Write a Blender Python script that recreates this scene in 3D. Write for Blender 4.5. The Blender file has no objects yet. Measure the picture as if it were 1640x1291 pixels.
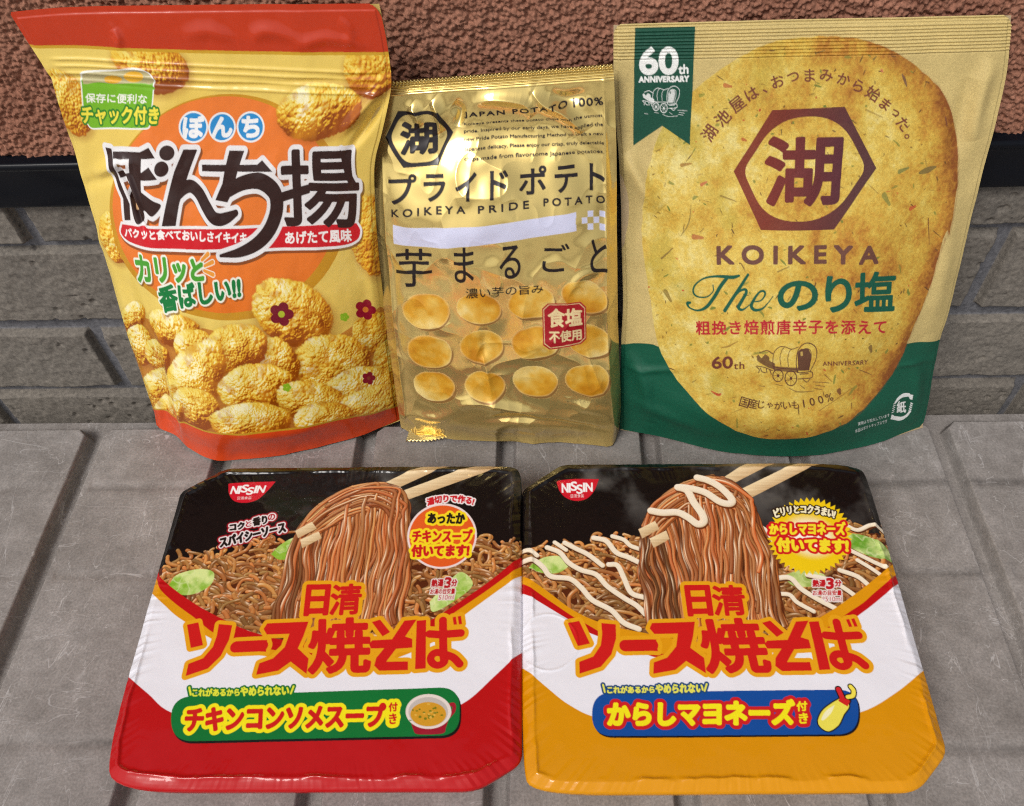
import bpy, math, random
import numpy as np

C = bpy.context.scene
COL = C.collection

# ------------------------------------------------------------------ camera
CAM_H = 0.385                      # lens height above the lid the packs stand on (m)
F_PX, W_PX, H_PX = 1346.338, 1640.0, 1291.0
PITCH, YAW, ROLL = math.radians(50.91639), math.radians(3.94874), math.radians(-3.67066)
def cam_axes():
    c, s = math.cos, math.sin
    rz = np.array([[c(YAW), -s(YAW), 0], [s(YAW), c(YAW), 0], [0, 0, 1]])
    fw = np.array([0, c(PITCH), -s(PITCH)]); up = np.array([0, s(PITCH), c(PITCH)]); rt = np.array([1.0, 0, 0])
    r2 = c(ROLL) * rt + s(ROLL) * up; u2 = -s(ROLL) * rt + c(ROLL) * up
    return np.stack([rz @ r2, rz @ u2, rz @ fw])
RM = cam_axes()
CAMPOS = np.array([0, 0, CAM_H])
cam = bpy.data.cameras.new('camera'); cam_o = bpy.data.objects.new('camera', cam); COL.objects.link(cam_o)
cam.sensor_width = 36.0; cam.lens = F_PX / W_PX * 36.0; cam.clip_start = 0.01; cam.clip_end = 100
from mathutils import Matrix
cam_o.matrix_world = Matrix([[RM[0][i], RM[1][i], -RM[2][i], CAMPOS[i]] for i in range(3)] + [[0, 0, 0, 1]])
C.camera = cam_o

# ------------------------------------------------------------------ light: soft overcast daylight from in front of the wall
SUN_EL, SUN_AZ = math.radians(50), math.radians(216)     # azimuth clockwise from +Y (north): behind the camera
w = bpy.data.worlds.new('World'); C.world = w; w.use_nodes = True
nt = w.node_tree; nt.nodes.clear()
o = nt.nodes.new('ShaderNodeOutputWorld'); bg = nt.nodes.new('ShaderNodeBackground')
sky = nt.nodes.new('ShaderNodeTexSky'); sky.sky_type = 'NISHITA'; sky.sun_disc = False
sky.sun_elevation = SUN_EL; sky.sun_rotation = SUN_AZ; sky.dust_density = 4.0; sky.air_density = 1.0; sky.ozone_density = 1.0
hs = nt.nodes.new('ShaderNodeHueSaturation'); hs.inputs['Saturation'].default_value = 0.32
nt.links.new(sky.outputs[0], hs.inputs['Color']); nt.links.new(hs.outputs[0], bg.inputs[0])
bg.inputs[1].default_value = 0.10
nt.links.new(bg.outputs[0], o.inputs[0])
sun = bpy.data.lights.new('sun', 'SUN'); sun.energy = 1.5; sun.angle = math.radians(18); sun.color = (1.0, 0.965, 0.92)
sun_o = bpy.data.objects.new('sun', sun); COL.objects.link(sun_o)
from mathutils import Vector
sd = Vector((math.sin(SUN_AZ) * math.cos(SUN_EL), math.cos(SUN_AZ) * math.cos(SUN_EL), math.sin(SUN_EL)))
sun_o.rotation_euler = sd.to_track_quat('Z', 'Y').to_euler(); sun_o.location = sd * 5
C.view_settings.view_transform = 'Standard'; C.view_settings.look = 'None'
C.view_settings.exposure = 0.12; C.view_settings.gamma = 1.0; C.view_settings.use_curve_mapping = False
C.render.engine = 'CYCLES'
C.cycles.use_denoising = False; C.cycles.filter_width = 1.15
C.cycles.max_bounces = 6; C.cycles.caustics_reflective = False; C.cycles.caustics_refractive = False; C.cycles.sample_clamp_indirect = 3.0

# ------------------------------------------------------------------ geometry helpers
def ray(p):
    p = np.atleast_2d(np.asarray(p, float))
    d = np.stack([(p[:, 0] - W_PX / 2) / F_PX, -(p[:, 1] - H_PX / 2) / F_PX, np.ones(len(p))], 1)
    return d @ RM
def on_z(p, z):                                    # where sight lines measured on the photograph meet a level plane
    d = ray(p); return CAMPOS + d * ((z - CAM_H) / d[:, 2])[:, None]
def on_y(p, y):
    d = ray(p); return CAMPOS + d * (y / d[:, 1])[:, None]
def on_plane(p, q, n):
    d = ray(p); return CAMPOS + d * (((q - CAMPOS) @ n) / (d @ n))[:, None]
def proj(X):
    q = (X - CAMPOS) @ RM.T
    return np.stack([W_PX / 2 + F_PX * q[..., 0] / q[..., 2], H_PX / 2 - F_PX * q[..., 1] / q[..., 2]], -1)
def lin(c):
    c = np.asarray(c, float) / 255.0
    return np.where(c <= 0.04045, c / 12.92, ((c + 0.055) / 1.055) ** 2.4)
def smooth(a, b, x):
    t = np.clip((x - a) / (b - a), 0, 1); return t * t * (3 - 2 * t)
def vnoise(h, w, cell, seed, cy=None):
    r = np.random.RandomState(seed); cy = cy or cell
    gh, gw = int(h / cy) + 3, int(w / cell) + 3
    g = r.rand(gh, gw)
    y = np.arange(h) / cy + r.rand(); x = np.arange(w) / cell + r.rand()
    yi = np.minimum(y.astype(int), gh - 2); xi = np.minimum(x.astype(int), gw - 2)
    fy = (y - yi); fx = (x - xi); fy = (fy * fy * (3 - 2 * fy))[:, None]; fx = (fx * fx * (3 - 2 * fx))[None]
    a = g[yi][:, xi]; b = g[yi][:, xi + 1]; c = g[yi + 1][:, xi]; d = g[yi + 1][:, xi + 1]
    return (a * (1 - fx) + b * fx) * (1 - fy) + (c * (1 - fx) + d * fx) * fy
def fbm(h, w, cell, seed, octv=4, gain=0.5):
    s = 0; a = 1.0; t = 0
    for k in range(octv):
        if cell < 1.01: break
        s = s + a * vnoise(h, w, cell, seed + 31 * k); t += a; a *= gain; cell /= 2
    return s / t
def worley(h, w, cell, seed):
    r = np.random.RandomState(seed)
    gh, gw = int(h / cell) + 4, int(w / cell) + 4
    py = r.rand(gh, gw); px = r.rand(gh, gw)
    Y, X = np.mgrid[0:h, 0:w] / cell + 1.0
    yi = Y.astype(int); xi = X.astype(int)
    best = np.full((h, w), 9.0)
    for dy in (-1, 0, 1):
        for dx in (-1, 0, 1):
            a = yi + dy; b = xi + dx
            d = (a + py[a, b] - Y) ** 2 + (b + px[a, b] - X) ** 2
            best = np.minimum(best, d)
    return np.sqrt(best)
def resample(pts, n):
    pts = np.asarray(pts, float)
    s = np.r_[0, np.cumsum(np.linalg.norm(np.diff(pts, axis=0), axis=1))]
    t = np.linspace(0, s[-1], n)
    return np.stack([np.interp(t, s, pts[:, k]) for k in range(pts.shape[1])], 1)
def spline(pts, n=8):                               # Catmull-Rom through the points
    p = np.asarray(pts, float)
    if len(p) < 3: return resample(p, n * 2)
    q = np.vstack([2 * p[0] - p[1], p, 2 * p[-1] - p[-2]]); out = []
    t = np.linspace(0, 1, n, endpoint=False)[:, None]
    for i in range(1, len(q) - 2):
        a, b, c, d = q[i - 1], q[i], q[i + 1], q[i + 2]
        out.append(0.5 * (2 * b + (c - a) * t + (2 * a - 5 * b + 4 * c - d) * t ** 2 + (3 * b - a - 3 * c + d) * t ** 3))
    return np.vstack(out + [p[-1:]])
def rounded(pts, rads, n=6):                        # closed polygon with chosen corners rounded
    pts = np.asarray(pts, float); out = []
    for i, p in enumerate(pts):
        r = rads[i]
        if r <= 0: out.append(p); continue
        a = pts[i - 1] - p; b = pts[(i + 1) % len(pts)] - p
        ra = min(r, np.linalg.norm(a) * .49); rb = min(r, np.linalg.norm(b) * .49)
        A = p + a / np.linalg.norm(a) * ra; B = p + b / np.linalg.norm(b) * rb
        for t in np.linspace(0, 1, n): out.append((1 - t) ** 2 * A + 2 * t * (1 - t) * p + t * t * B)
    return np.array(out)
def poly_sdf(P, poly):                              # signed distance (negative inside), P (...,2)
    a = np.asarray(poly, float); b = np.roll(a, -1, 0)
    best = np.full(P.shape[:-1], 1e9); ins = np.zeros(P.shape[:-1], bool)
    for p, q in zip(a, b):
        e = q - p; L = e @ e
        if L < 1e-16: continue
        t = np.clip(((P[..., 0] - p[0]) * e[0] + (P[..., 1] - p[1]) * e[1]) / L, 0, 1)
        best = np.minimum(best, (P[..., 0] - p[0] - t * e[0]) ** 2 + (P[..., 1] - p[1] - t * e[1]) ** 2)
        if p[1] != q[1]:
            c = (p[1] > P[..., 1]) != (q[1] > P[..., 1])
            xc = p[0] + (P[..., 1] - p[1]) * e[0] / (q[1] - p[1])
            ins ^= c & (P[..., 0] < xc)
    d = np.sqrt(best); return np.where(ins, -d, d)

# ------------------------------------------------------------------ objects
def tag(o, label=None, cat=None, group=None, kind=None):
    for k, v in (('label', label), ('category', cat), ('group', group), ('kind', kind)):
        if v: o[k] = v
    return o
def empty(name, loc=(0, 0, 0)):
    o = bpy.data.objects.new(name, None); o.location = loc; o.empty_display_size = .02; COL.objects.link(o); return o
def mesh(name, V, Fq, mat, parent=None, smooth_=True, cols=None, normals=None):
    me = bpy.data.meshes.new(name)
    V = np.ascontiguousarray(V, np.float32).reshape(-1, 3)
    if parent is not None: V = V - np.array(parent.location, np.float32)
    if isinstance(Fq, np.ndarray):
        k = Fq.shape[1]; nf = len(Fq)
        me.vertices.add(len(V)); me.vertices.foreach_set('co', V.ravel())
        me.loops.add(nf * k); me.loops.foreach_set('vertex_index', np.ascontiguousarray(Fq, np.int32).ravel())
        me.polygons.add(nf); me.polygons.foreach_set('loop_start', np.arange(0, nf * k, k, dtype=np.int32))
        me.update(calc_edges=True); me.validate()
    else:
        me.from_pydata(V.tolist(), [], Fq); me.update()
    me.polygons.foreach_set('use_smooth', np.full(len(me.polygons), smooth_, bool))
    for nm, c in (cols or {}).items():
        a = me.attributes.new(nm, 'FLOAT_COLOR', 'POINT')
        c4 = np.ones((len(V), 4), np.float32); c4[:, :3] = np.asarray(c).reshape(-1, 3); a.data.foreach_set('color', c4.ravel())
    if normals is not None:
        me.normals_split_custom_set_from_vertices(np.ascontiguousarray(normals, np.float32))
    o = bpy.data.objects.new(name, me); COL.objects.link(o)
    if mat: me.materials.append(mat)
    if parent is not None: o.parent = parent
    return o
def grid_faces(h, w):
    i = np.arange(h * w).reshape(h, w)
    return np.stack([i[:-1, :-1], i[1:, :-1], i[1:, 1:], i[:-1, 1:]], -1)      # front face towards -Y / up when rows run downwards
def grid_normals(G):
    du = np.gradient(G, axis=1); dv = np.gradient(G, axis=0)
    n = np.cross(dv, du); n /= np.linalg.norm(n, axis=-1, keepdims=True) + 1e-20
    return n
def nodes(name):
    m = bpy.data.materials.new(name); m.use_nodes = True
    t = m.node_tree; b = t.nodes['Principled BSDF']
    def N(kind, **kw):
        n = t.nodes.new('ShaderNode' + kind)
        for k, v in kw.items():
            if k in n.inputs: n.inputs[k].default_value = v
            else: setattr(n, k, v)
        return n
    return m, t, b, N, t.links.new
def ramp(N, L, src, stops):
    r = N('ValToRGB'); e = r.color_ramp.elements
    while len(e) < len(stops): e.new(0.5)
    for x, (p, c) in zip(e, stops): x.position = p; x.color = (*c, 1) if len(c) == 3 else c
    L(src, r.inputs[0]); return r.outputs[0]
# ------------------------------------------------------------------ printing: each pack's front is a fine grid whose vertices carry the ink
_glyphs = {}
def glyph_edges(s, spacing=1.0):
    key = (s, spacing)
    if key not in _glyphs:
        cu = bpy.data.curves.new('t', 'FONT'); cu.body = s; cu.fill_mode = 'NONE'; cu.resolution_u = 5; cu.space_character = spacing
        ob = bpy.data.objects.new('t', cu); COL.objects.link(ob)
        dg = bpy.context.evaluated_depsgraph_get(); dg.update()
        me = ob.evaluated_get(dg).to_mesh()
        v = np.zeros(len(me.vertices) * 3, np.float32); me.vertices.foreach_get('co', v); v = v.reshape(-1, 3)[:, :2].astype(float)
        e = np.zeros(len(me.edges) * 2, np.int32); me.edges.foreach_get('vertices', e); e = e.reshape(-1, 2)
        ob.evaluated_get(dg).to_mesh_clear()
        bpy.data.objects.remove(ob); bpy.data.curves.remove(cu)
        lo, hi = v.min(0), v.max(0); v = (v - lo) / np.maximum(hi - lo, 1e-6); v[:, 1] = 1 - v[:, 1]
        _glyphs[key] = (v[e[:, 0]], v[e[:, 1]], (hi - lo))
    return _glyphs[key]
def hdil(m, w):
    if w <= 0: return m
    h, n = m.shape
    c = np.concatenate([np.zeros((h, 1), np.int32), np.cumsum(m, 1, dtype=np.int32)], 1)
    i = np.arange(n); return (c[:, np.minimum(i + w + 1, n)] - c[:, np.maximum(i - w, 0)]) > 0
def dilate(m, r):                                   # disc of radius r (binary)
    R = int(math.floor(r)); out = np.zeros_like(m); h = m.shape[0]
    cache = {}
    for dy in range(-R, R + 1):
        w = int(math.sqrt(max(r * r - dy * dy, 0)))
        if w not in cache: cache[w] = hdil(m, w)
        k = cache[w]
        if dy >= 0: out[dy:] |= k[:h - dy]
        else: out[:dy] |= k[-dy:]
    return out
SS = 3
class Art:
    """Ink on a grid of nv x nu vertices. Points are given as measured on the photograph and carried to the grid by the pack's own shape."""
    def __init__(self, surf, nu, nv):
        self.s, self.w, self.h = surf, nu, nv
        self.img = np.zeros((nv, nu, 3)); self.aux = np.zeros((nv, nu, 3)); self.part = np.zeros((nv, nu), np.int16); self.names = ['']
        self.off = (0, 0); self.sc = 1.0; self.post = None
        self.disp = np.zeros((nv, nu))
    def frame(self, ox, oy, sc): self.off = (ox, oy); self.sc = sc
    def P(self, pts):
        p = np.asarray(pts, float).reshape(-1, 2) / self.sc + np.array(self.off)
        uv = self.s.inv(p) if self.post is None else self.post(p)
        return uv * np.array([self.w - 1, self.h - 1])
    def k(self, at):                                # grid steps per unit of the current frame, near a point
        a = self.P([at, (at[0] + 4, at[1]), (at[0], at[1] + 4)])
        return (np.linalg.norm(a[1] - a[0]) + np.linalg.norm(a[2] - a[0])) / 8
    # -- masks: (x0, y0, alpha) boxes at grid resolution, built from SSxSS samples
    def _edges_mask(self, A, B, dil=0, extra=0):
        pad = int(math.ceil(dil + extra)) + 2
        lo = np.floor(np.minimum(A, B).min(0)).astype(int) - pad; hi = np.ceil(np.maximum(A, B).max(0)).astype(int) + pad
        lo = np.maximum(lo, -40); hi = np.minimum(hi, [self.w + 40, self.h + 40])
        n = hi - lo
        if n[0] <= 0 or n[1] <= 0: return None
        H, Wd = n[1] * SS, n[0] * SS
        a = (A - lo + .5) * SS - .5; b = (B - lo + .5) * SS - .5
        tog = np.zeros((H, Wd + 1), np.int32)
        sw = a[:, 1] > b[:, 1]
        y0 = np.where(sw, b[:, 1], a[:, 1]); y1 = np.where(sw, a[:, 1], b[:, 1])
        r0 = np.clip(np.ceil(y0).astype(int), 0, H); r1 = np.clip(np.ceil(y1).astype(int), 0, H)
        cnt = np.maximum(r1 - r0, 0); idx = np.repeat(np.arange(len(a)), cnt)
        if len(idx):
            rows = np.arange(cnt.sum()) - np.repeat(np.cumsum(cnt) - cnt, cnt) + r0[idx]
            t = (rows - a[idx, 1]) / (b[idx, 1] - a[idx, 1])
            xs = a[idx, 0] + t * (b[idx, 0] - a[idx, 0])
            np.add.at(tog, (rows, np.clip(np.ceil(xs).astype(int), 0, Wd)), 1)
        m = (np.cumsum(tog, 1)[:, :Wd] % 2).astype(bool)
        if dil > 0: m = dilate(m, dil * SS)
        return [lo[0], lo[1], m]
    def poly(self, pts, dil=0, extra=0, raw=False):
        p = np.asarray(pts, float) if raw else self.P(pts)
        return self._edges_mask(p, np.roll(p, -1, 0), dil, extra)
    def quad_map(self, q):
        q = np.asarray(q, float)
        def f(t):
            u = t[:, :1]; v = t[:, 1:]
            return (q[0] * (1 - u) + q[1] * u) * (1 - v) + (q[3] * (1 - u) + q[2] * u) * v
        return f
    def text(self, s, q, dil=0, extra=0, spacing=1.0, arc=0):
        a, b, _ = glyph_edges(s, spacing); f = self.quad_map(q)
        if arc:
            def g(t): return np.stack([t[:, 0], t[:, 1] + arc * (1 - (2 * t[:, 0] - 1) ** 2)], 1)
            a, b = g(a), g(b)
        return self._edges_mask(self.P(f(a)), self.P(f(b)), dil, extra)
    def char(self, s, c, size, rot=0, dil=0, asp=1.0, skew=0, extra=0, em=False):
        a, b, wh = glyph_edges(s); r = math.radians(rot); wh = np.array(wh) if em else np.array(wh) / max(wh)
        def f(t):
            d = (t - .5) * wh * size * np.array([asp, 1]); x = d[:, 0] - skew * d[:, 1]; y = d[:, 1]
            return np.stack([c[0] + x * math.cos(r) - y * math.sin(r), c[1] + x * math.sin(r) + y * math.cos(r)], 1)
        return self._edges_mask(self.P(f(a)), self.P(f(b)), dil, extra)
    def line(self, pts, wd, raw=False, smooth_=True):
        """thick stroke as a mask; wd in frame units, may be one value per point"""
        pts = np.asarray(pts, float); kk = 1 if raw else self.k(tuple(pts.mean(0)))
        wd = np.broadcast_to(np.asarray(wd, float), (len(pts),))
        q = np.column_stack([pts, wd]); q = spline(q, 10) if smooth_ else resample(q, max(2, len(q) * 6))
        p = q[:, :2] if raw else self.P(q[:, :2]); r = np.maximum(q[:, 2] * kk / 2, .3)
        pad = r.max() + 2; lo = np.floor(p.min(0) - pad).astype(int); hi = np.ceil(p.max(0) + pad).astype(int); n = hi - lo
        if n.min() <= 0: return None
        Y, X = np.mgrid[0:n[1] * SS, 0:n[0] * SS] / SS; m = np.zeros(Y.shape, bool)
        for i in range(len(p) - 1):
            a = p[i] - lo; b = p[i + 1] - lo; e = b - a; L = e @ e + 1e-9
            x0 = max(int((min(a[0], b[0]) - pad) * SS), 0); x1 = int((max(a[0], b[0]) + pad) * SS) + 1
            y0 = max(int((min(a[1], b[1]) - pad) * SS), 0); y1 = int((max(a[1], b[1]) + pad) * SS) + 1
            xx = X[y0:y1, x0:x1]; yy = Y[y0:y1, x0:x1]
            t = np.clip(((xx - a[0]) * e[0] + (yy - a[1]) * e[1]) / L, 0, 1)
            m[y0:y1, x0:x1] |= np.hypot(xx - a[0] - t * e[0], yy - a[1] - t * e[1]) < r[i] + (r[i + 1] - r[i]) * t
        return [lo[0], lo[1], m]
    def union(self, ms, extra=0):
        ms = [m for m in ms if m is not None]; p = int(extra) + 2
        x0 = min(m[0] for m in ms) - p; y0 = min(m[1] for m in ms) - p
        x1 = max(m[0] + m[2].shape[1] // SS for m in ms) + p; y1 = max(m[1] + m[2].shape[0] // SS for m in ms) + p
        out = np.zeros(((y1 - y0) * SS, (x1 - x0) * SS), bool)
        for m in ms:
            yy = (m[1] - y0) * SS; xx = (m[0] - x0) * SS
            out[yy:yy + m[2].shape[0], xx:xx + m[2].shape[1]] |= m[2]
        return [x0, y0, out]
    def grow(self, m, r):
        p = int(math.ceil(r)) + 1
        return [m[0] - p, m[1] - p, dilate(np.pad(m[2], p * SS), r * SS)]
    def move(self, m, dx, dy): return [m[0] + int(dx), m[1] + int(dy), m[2]]
    # -- laying ink
    def _clip(self, x0, y0, a):
        h, w = a.shape; X0, Y0 = max(x0, 0), max(y0, 0); X1, Y1 = min(x0 + w, self.w), min(y0 + h, self.h)
        if X1 <= X0 or Y1 <= Y0: return None
        return slice(Y0, Y1), slice(X0, X1), a[Y0 - y0:Y1 - y0, X0 - x0:X1 - x0]
    def alpha(self, m):
        h, w = m[2].shape[0] // SS, m[2].shape[1] // SS
        return m[2][:h * SS, :w * SS].reshape(h, SS, w, SS).mean((1, 3))
    def ink(self, m, col, part=None, aux=None, op=1.0, within=None):
        if m is None: return
        a = self.alpha(m) if m[2].dtype == bool else m[2]
        c = self._clip(m[0], m[1], a)
        if c is None: return
        sy, sx, a = c; a = a * op
        if within is not None: a = a * within[sy, sx]
        A = a[..., None]
        if callable(col): col = col(sy, sx)
        else:
            col = np.asarray(col, float)
            if col.ndim == 1: col = lin(col)
            else: col = col[sy, sx]
        self.img[sy, sx] = self.img[sy, sx] * (1 - A) + col * A
        if aux is not None: self.aux[sy, sx] = self.aux[sy, sx] * (1 - A) + np.asarray(aux) * A
        if part is not None:
            pi = self.pid(part); q = self.part[sy, sx]; q[a > .5] = pi
    def pid(self, n, new=False):
        if n not in self.names: self.names.append(n)
        return self.names.index(n)
    def full(self, m):
        z = np.zeros((self.h, self.w)); c = self._clip(m[0], m[1], self.alpha(m))
        if c: z[c[0], c[1]] = c[2]
        return z
    def outlined(self, m, layers, part=None, aux=None):
        """layers: [(grow radius, colour), ...] painted from the widest to the letter itself"""
        for r, c in layers: self.ink(self.grow(m, r) if r > 0 else m, c, part, aux)
    def halves(self, part, name):
        i = self.names.index(part); U = np.broadcast_to(np.arange(self.w) < self.w / 2, self.part.shape); m = self.part == i
        self.part[m & U] = self.pid(name + '|left'); self.part[m & ~U] = self.pid(name + '|right')
    # -- pictures printed on the packs
    def local(self, c, rx, ry, rot, pad=1.15):
        """grid box around an ellipse and its normalised coordinates"""
        r = math.radians(rot); ex = (c[0] + rx * math.cos(r), c[1] + rx * math.sin(r)); ey = (c[0] - ry * math.sin(r), c[1] + ry * math.cos(r))
        o, px, py = self.P([c, ex, ey]); M = np.linalg.inv(np.stack([px - o, py - o], 1))
        ext = np.abs(px - o) + np.abs(py - o)
        x0, y0 = np.floor(o - ext * pad).astype(int); x1, y1 = np.ceil(o + ext * pad).astype(int)
        X0, Y0, X1, Y1 = max(x0, 0), max(y0, 0), min(x1, self.w), min(y1, self.h)
        if X1 <= X0 or Y1 <= Y0: return None
        Y, X = np.mgrid[Y0:Y1, X0:X1]
        return slice(Y0, Y1), slice(X0, X1), M[0, 0] * (X - o[0]) + M[0, 1] * (Y - o[1]), M[1, 0] * (X - o[0]) + M[1, 1] * (Y - o[1])
    def put(self, sy, sx, a, col, part=None, within=None):
        if within is not None: a = a * within[sy, sx]
        A = a[..., None]; self.img[sy, sx] = self.img[sy, sx] * (1 - A) + col * A
        if part is not None: q = self.part[sy, sx]; q[a > .5] = self.pid(part)
    def cracker(self, c, rx, ry, rot, seed, tone=1.0, within=None, part=None, cell=8.0, pale=0.0):
        L = self.local(c, rx, ry, rot)
        if L is None: return
        sy, sx, u, v = L; h, w = u.shape
        r = np.random.RandomState(seed); wob = fbm(h, w, max(10, w / 5), seed, 3) - .5
        r2 = np.sqrt(u * u + v * v) + wob * .12
        dome = np.sqrt(np.clip(1.08 - r2 ** 2, 0, None))
        mk = smooth(.35, .65, vnoise(h, w, 18, seed + 2)); bump = np.clip(1 - worley(h, w, cell * 1.15, seed + 5), 0, 1) ** .8 * (.55 + .7 * mk) + (1 - worley(h, w, cell * .6, seed + 9)) * (.75 - .5 * mk)
        r2 = r2 - (bump - .55) * .07
        H = dome * w * .26 + bump * cell * .62 + fbm(h, w, 24, seed + 3, 4, .6) * 15
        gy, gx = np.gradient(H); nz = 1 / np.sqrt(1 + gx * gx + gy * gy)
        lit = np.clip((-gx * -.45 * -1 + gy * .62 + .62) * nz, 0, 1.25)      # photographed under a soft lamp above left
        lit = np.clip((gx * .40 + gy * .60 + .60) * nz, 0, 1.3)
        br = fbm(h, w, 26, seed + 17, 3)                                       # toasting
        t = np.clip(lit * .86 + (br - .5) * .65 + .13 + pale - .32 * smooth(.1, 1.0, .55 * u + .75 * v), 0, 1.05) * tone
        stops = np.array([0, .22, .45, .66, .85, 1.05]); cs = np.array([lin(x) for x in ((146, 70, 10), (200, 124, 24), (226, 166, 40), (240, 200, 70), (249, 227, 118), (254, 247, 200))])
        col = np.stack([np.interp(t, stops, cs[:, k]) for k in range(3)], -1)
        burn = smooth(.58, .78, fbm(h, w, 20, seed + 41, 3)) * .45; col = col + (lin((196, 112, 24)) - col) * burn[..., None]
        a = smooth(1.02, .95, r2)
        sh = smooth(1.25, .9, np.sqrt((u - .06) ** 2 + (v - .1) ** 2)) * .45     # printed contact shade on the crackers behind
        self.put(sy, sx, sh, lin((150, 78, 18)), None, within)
        self.put(sy, sx, a, col, part, within)
    def chip(self, c, rx, ry, rot, seed, part):
        L = self.local((c[0] + rx * .08, c[1] + ry * .16), rx, ry * .98, rot)
        sy, sx, u, v = L
        self.put(sy, sx, smooth(1.0, .93, np.hypot(u, v)) * .85, lin((126, 78, 34)))
        self.aux[sy, sx] = np.where((np.hypot(u, v) < .97)[..., None], (.25, .3, 0), self.aux[sy, sx])
        sy, sx, u, v = self.local(c, rx, ry, rot); h, w = u.shape
        r2 = np.hypot(u, v) + (fbm(h, w, 30, seed, 2) - .5) * .17
        n = fbm(h, w, 22, seed + 1, 4); m = vnoise(h, w, 9, seed + 2)
        a0 = np.random.RandomState(seed).rand() * 6.28
        t = np.clip(.46 + .34 * (u * math.cos(a0) + v * math.sin(a0)) + (n - .5) * 1.1 + (m - .5) * .12, 0, 1)
        cs = np.array([lin(x) for x in ((196, 132, 28), (218, 162, 48), (228, 188, 88), (240, 216, 140))])
        col = np.stack([np.interp(t, [0, .35, .65, 1], cs[:, k]) for k in range(3)], -1)
        rim = smooth(.86, 1.0, r2)[..., None]; col = col * (1 - rim * .0) + rim * .35 * (lin((244, 226, 168)) - col)
        a = smooth(1.0, .95, r2); self.put(sy, sx, a, col, part)
        self.aux[sy, sx] = np.where((a > .5)[..., None], (.16, .34, 0), self.aux[sy, sx])
    def strand(self, pts, wd, dark, mid, light, seed=0, within=None, gloss=.6, raw=False, part=None, shade=0.0):
        """a rounded strand (noodle, mayonnaise) as it is pictured in the print"""
        q = spline(pts, 7); p = q if raw else self.P(q); kk = 1 if raw else self.k(tuple(q.mean(0)))
        r = wd * kk / 2; pad = r + 1.5
        lo = np.maximum(np.floor(p.min(0) - pad).astype(int), 0); hi = np.minimum(np.ceil(p.max(0) + pad).astype(int), [self.w, self.h]); n = hi - lo
        if n.min() <= 0: return
        D = np.full((n[1], n[0]), 1e9); S = np.zeros_like(D); Tt = np.zeros_like(D); Yl = np.zeros_like(D)
        for i in range(len(p) - 1):
            a = p[i] - lo; b = p[i + 1] - lo; e = b - a; L = e @ e + 1e-9
            x0 = max(int(min(a[0], b[0]) - pad), 0); x1 = int(max(a[0], b[0]) + pad) + 2; y0 = max(int(min(a[1], b[1]) - pad), 0); y1 = int(max(a[1], b[1]) + pad) + 2
            sl = (slice(y0, min(y1, n[1])), slice(x0, min(x1, n[0])))
            if sl[0].stop <= sl[0].start or sl[1].stop <= sl[1].start: continue
            yy, xx = np.mgrid[sl[0], sl[1]]
            if yy.size == 0: continue
            t = np.clip(((xx - a[0]) * e[0] + (yy - a[1]) * e[1]) / L, 0, 1)
            dx = xx - a[0] - t * e[0]; dy = yy - a[1] - t * e[1]; d = np.hypot(dx, dy); up = d < D[sl]
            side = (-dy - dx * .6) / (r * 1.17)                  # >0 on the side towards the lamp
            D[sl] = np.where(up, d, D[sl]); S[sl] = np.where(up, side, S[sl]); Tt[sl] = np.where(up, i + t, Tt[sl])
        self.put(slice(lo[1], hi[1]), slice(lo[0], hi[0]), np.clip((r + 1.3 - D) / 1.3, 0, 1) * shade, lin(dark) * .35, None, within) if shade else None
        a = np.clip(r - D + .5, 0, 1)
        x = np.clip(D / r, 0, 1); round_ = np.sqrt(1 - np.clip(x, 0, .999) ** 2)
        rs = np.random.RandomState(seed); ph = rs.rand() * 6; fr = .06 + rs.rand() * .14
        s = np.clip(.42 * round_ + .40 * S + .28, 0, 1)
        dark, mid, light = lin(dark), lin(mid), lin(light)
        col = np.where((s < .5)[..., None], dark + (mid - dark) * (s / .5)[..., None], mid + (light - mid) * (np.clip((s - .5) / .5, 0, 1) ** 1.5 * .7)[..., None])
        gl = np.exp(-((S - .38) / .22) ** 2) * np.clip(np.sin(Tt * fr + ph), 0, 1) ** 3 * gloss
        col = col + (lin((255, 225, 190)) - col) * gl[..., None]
        self.put(slice(lo[1], hi[1]), slice(lo[0], hi[0]), a, col, part, within)

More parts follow.
